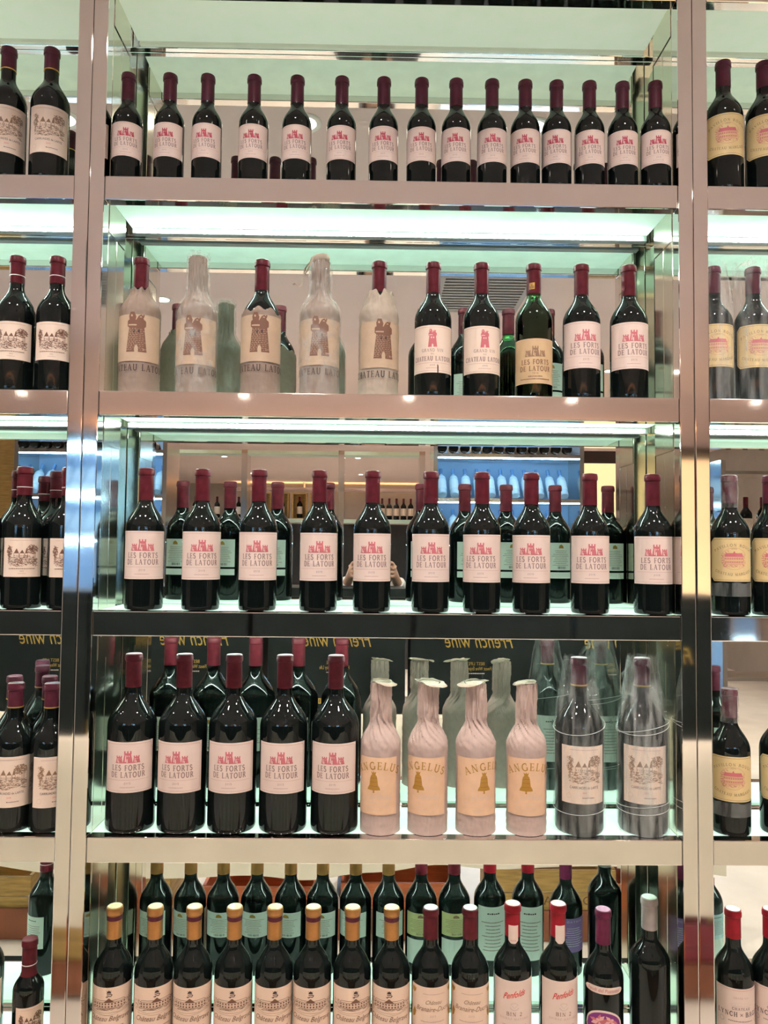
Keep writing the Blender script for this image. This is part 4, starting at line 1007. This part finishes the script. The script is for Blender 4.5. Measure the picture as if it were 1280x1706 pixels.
# steel rack on the right with two rows of bottles
e = empty('bottle_rack', (2.75, -3.0, 0)); tag(e, 'steel rack with rows of red-capped bottles, reflected in the right bay', 'shelving unit')
for sx in (-.55, .53): box('post', sx, sx+.03, -.14, .14, 0, 2.3, steel_far, e)
for z in (.9, 1.33, 1.75, 2.21): box('shelf', -.52, .53, -.14, .14, z, z+.02, glow_sh if False else steel_far, e)
for row, z in enumerate((1.771, 1.351)):
    for i in range(9):
        b = link(sb_red if i % 3 else sb_dark, 'wine_bottle', None, (2.30+i*.11, -2.97, z))
        tag(b, 'red-capped bottle on the %s shelf of the right steel rack, %s from left' % (('upper', 'lower')[row], o[i]), 'wine bottle', 'bottles on the right steel rack')
# open steel shelving far down the room
e = empty('open_shelving', (-1.25, -8.75, 0)); tag(e, 'open steel shelving far down the room with bottles and wooden boxes', 'shelving unit')
for px in (-1.80, -.56, .78, 1.90): box('post', px-.04, px+.04, -.15, .15, 0, 3.05, steel_far, e)
glow_sh = mat('far_shelf_glass', (.55, .72, .62), .3, vary=.05, vscale=5)
box('cabinet_front', -1.75, 1.85, .10, .13, .05, 2.03, mat('dark_cabinet', (.02, .016, .014), .3, vary=.3, vscale=4), e)
for z in (2.05, 2.99): box('shelf', -1.84, 1.94, -.14, .14, z, z+.05, glow_sh, e)
for i in range(8):
    b = link(sb_dark, 'wine_bottle', None, (-2.95+i*.15, -8.72, 2.10)); tag(b, 'pale-label bottle on the far open shelving, left bay, %s from left' % o[i], 'wine bottle', 'bottles on the far shelving')
for i in range(6):
    b = link(sb_red, 'wine_bottle', None, (.0+i*.1, -8.72, 2.10)); tag(b, 'red-capped bottle on the far open shelving, right bay, %s from left' % o[i], 'wine bottle', 'bottles on the far shelving')
for i, x in enumerate((-1.55, -1.3, -1.05, -.8)):
    g = empty('gift_box', (x, -8.75, 2.10)); tag(g, 'open wooden gift box with a bottle on the far open shelving, %s from left' % o[i], 'gift box', 'wooden gift boxes on the far shelving')
    boxes('box_frame', [(-.1, -.085, -.06, .08, 0, .36), (.085, .1, -.06, .08, 0, .36), (-.085, .085, -.06, .08, .345, .36), (-.085, .085, -.06, .08, 0, .012), (-.085, .085, -.06, -.05, .012, .345)], wood_m, g)
    b = link(sb_red, 'wine_bottle', None, (x, -8.72, 2.1125)); tag(b, 'bottle inside the %s wooden gift box on the far shelving' % o[i], 'wine bottle', 'boxed bottles on the far shelving')
# warm light box panel beside the cabinet
e = empty('light_panel', (2.75, -6.0, 0)); tag(e, 'tall warm lit display panel in a dark frame', 'display panel')
box('frame', -.70, .70, -.05, 0, 0, 2.75, mat('dark_frame', (.05, .03, .025), .4), e); box('lit_face', -.62, .62, .001, .006, .3, 2.62, mat('warm_panel', (.9, .7, .4), .5, emit=(1, .72, .38), estr=1.1), e)

# ------------------------------------------------------------------ the photographer (seen only in the mirrors)
skin = mat('skin', (.62, .36, .26), .5, vary=.06, vscale=20); hair_m = mat('dark_hair', (.012, .009, .008), .45, vary=.3, vscale=40)
shirt_m = mat('black_jacket', (.012, .012, .014), .7, vary=.2, vscale=15); cuff_m = mat('white_cuff', (.75, .72, .68), .7); trou_m = mat('dark_trousers', (.02, .022, .03), .75)
PX, PYY = -.02, -2.02
def skinned(name, verts, edges, radii, m, parent, root=0, sub=2):
    me = bpy.data.meshes.new(name); me.from_pydata(verts, edges, []); me.materials.append(m)
    ob = link(me, name, parent)
    sk = ob.modifiers.new('Skin', 'SKIN'); sk.use_smooth_shade = True
    lay = me.skin_vertices[0] if me.skin_vertices else None
    if lay is None:
        bpy.context.view_layer.objects.active = ob
        lay = me.skin_vertices[0]
    for i, r in enumerate(radii):
        lay.data[i].radius = r if isinstance(r, tuple) else (r, r)
        lay.data[i].use_root = (i == root)
    ss = ob.modifiers.new('Sub', 'SUBSURF'); ss.levels = 1; ss.render_levels = sub
    return ob
person = empty('person', (PX, PYY, 0)); tag(person, 'person in a dark jacket raising a phone, reflected in the mirrors', 'person')
bv, be, br = [], [], []
def chain(pts, rad, start=None):
    i0 = len(bv); prev = start
    for p, r in zip(pts, rad):
        bv.append(p); br.append(r)
        if prev is not None: be.append((prev, len(bv)-1))
        prev = len(bv)-1
    return prev
sp = chain([(0, 0, .93), (0, 0, 1.08), (0, .01, 1.25), (0, .0, 1.40), (0, 0, 1.47), (0, .01, 1.55), (0, .02, 1.61), (0, .03, 1.70), (0, .02, 1.78)], [(.15, .10), (.135, .095), (.15, .10), (.13, .085), (.06, .06), (.05, .05), (.062, .078), (.072, .088), (.055, .065)])
hand_at = {-1: (-.075, .435, 1.60), 1: (.085, .435, 1.60)}
for s in (-1, 1):
    h = hand_at[s]; hx = h[0]
    w = chain([(s*.17, 0, 1.40), (s*.22, .02, 1.31), (s*.25, .10, 1.24), (s*.205, .22, 1.36), (s*.15+.003, .34, 1.50), (hx+s*.030, .40, 1.565), (hx+s*.014, .43, 1.60)], [.055, .048, .043, .038, .030, (.028, .022), (.034, .018)], 3)
    for k, (dz, ln) in enumerate(((.034, .9), (.012, 1.0), (-.010, .95), (-.030, .75))):     # four fingers wrapped round the phone edge
        chain([(hx+s*.012, .446, 1.612+dz), (hx-s*.004, .464, 1.615+dz), (hx-s*.022*ln, .462, 1.617+dz)], [.0095, .0088, .0075], w)
    chain([(hx+s*.006, .418, 1.628), (hx-s*.014, .414, 1.645), (hx-s*.026, .416, 1.655)], [.011, .0095, .008], w)                       # thumb on the screen side
    chain([(s*.09, 0, .86), (s*.10, .01, .50), (s*.105, -.01, .10), (s*.11, .10, .03)], [.085, .055, .04, .035], 0)
body = skinned('body', bv, be, br, skin, person)
hx_ = lambda s: hand_at[s][0]
# clothing: jacket, trousers, shoes, cuffs
jv = [(0, 0, .98), (0, 0, 1.10), (0, .01, 1.25), (0, 0, 1.40), (0, 0, 1.46)]; je = [(0, 1), (1, 2), (2, 3), (3, 4)]; jr = [(.175, .125), (.155, .115), (.17, .12), (.155, .105), (.075, .075)]
for s in (-1, 1):
    b0 = len(jv); jv += [(s*.17, 0, 1.40), (s*.22, .02, 1.31), (s*.25, .10, 1.24), (s*.205, .22, 1.36), (s*.150, .335, 1.495)]; jr += [.072, .064, .058, .052, .043]; je += [(3, b0)]+[(b0+i, b0+i+1) for i in range(4)]
skinned('jacket', jv, je, jr, shirt_m, person)
tv = [(0, 0, .96), (0, 0, .90)]; te = [(0, 1)]; tr_ = [(.165, .115), (.165, .12)]
for s in (-1, 1):
    b0 = len(tv); tv += [(s*.09, 0, .82), (s*.10, .01, .50), (s*.105, -.01, .10)]; tr_ += [.10, .072, .058]; te += [(1, b0), (b0, b0+1), (b0+1, b0+2)]
skinned('trousers', tv, te, tr_, trou_m, person)
for s in (-1, 1):
    V, F = tube([(s*.150, .335, 1.497), (hx_(s)+s*.036, .385, 1.552)], [.042, .036], 16); link(mesh('cuff', V, F, cuff_m, smooth=50), 'cuff', person)
    V, F = tube([(s*.105, -.05, .045), (s*.108, .06, .045), (s*.112, .17, .035), (s*.113, .21, .03)], [.042, .046, .042, .025], 14); link(mesh('shoe', V, F, hair_m, smooth=60), 'shoe', person)
# head details: hair cap, ears, eyes, nose, mouth
def ellipsoid(name, c, r, m, par, cut=None, n=20):
    V, F = [], []
    for i in range(n+1):
        t = pi*i/n
        for k in range(n): V.append((c[0]+r[0]*sin(t)*cos(2*pi*k/n), c[1]+r[1]*sin(t)*sin(2*pi*k/n), c[2]+r[2]*cos(t)))
    for i in range(n):
        for k in range(n): F.append((i*n+k, (i+1)*n+k, (i+1)*n+(k+1) % n, i*n+(k+1) % n))
    if cut: F = [q for q in F if not cut(sum((Vector(V[j]) for j in q), Vector())/4)]
    return link(mesh(name, V, F, m, smooth=60), name, par)
ellipsoid('hair', (0, .005, 1.70), (.098, .112, .135), hair_m, person, lambda p: p.y > .055 and p.z < 1.765)
for s in (-1, 1):
    ellipsoid('eye', (s*.032, .108, 1.715), (.012, .008, .008), ink_white, person, n=10); ellipsoid('ear', (s*.079, .015, 1.69), (.012, .02, .032), skin, person, n=10)
    ellipsoid('iris', (s*.032, .1145, 1.715), (.005, .003, .006), ink_dark, person, n=8)
ellipsoid('nose', (0, .118, 1.685), (.013, .018, .024), skin, person, n=10); ellipsoid('mouth', (0, .106, 1.645), (.024, .008, .008), mat('lips', (.45, .14, .12), .5), person, n=10)
# phone held at the lens
ph = empty('phone', (-.0108, -1.578, 1.665)); tag(ph, 'dark phone held up by the photographer', 'phone')
box('phone_body', -.0375, .0375, -.0045, .0035, -.078, .078, mat('phone_black', (.01, .01, .012), .2), ph, .002)
box('screen', -.034, .034, -.0052, -.0046, -.073, .073, mat('phone_screen', (.05, .05, .06), .1, emit=(.6, .55, .5), estr=.4), ph)
box('camera_bump', -.030, .004, .0036, .0052, .030, .070, mat('phone_bump', (.02, .02, .022), .3), ph, .0007)
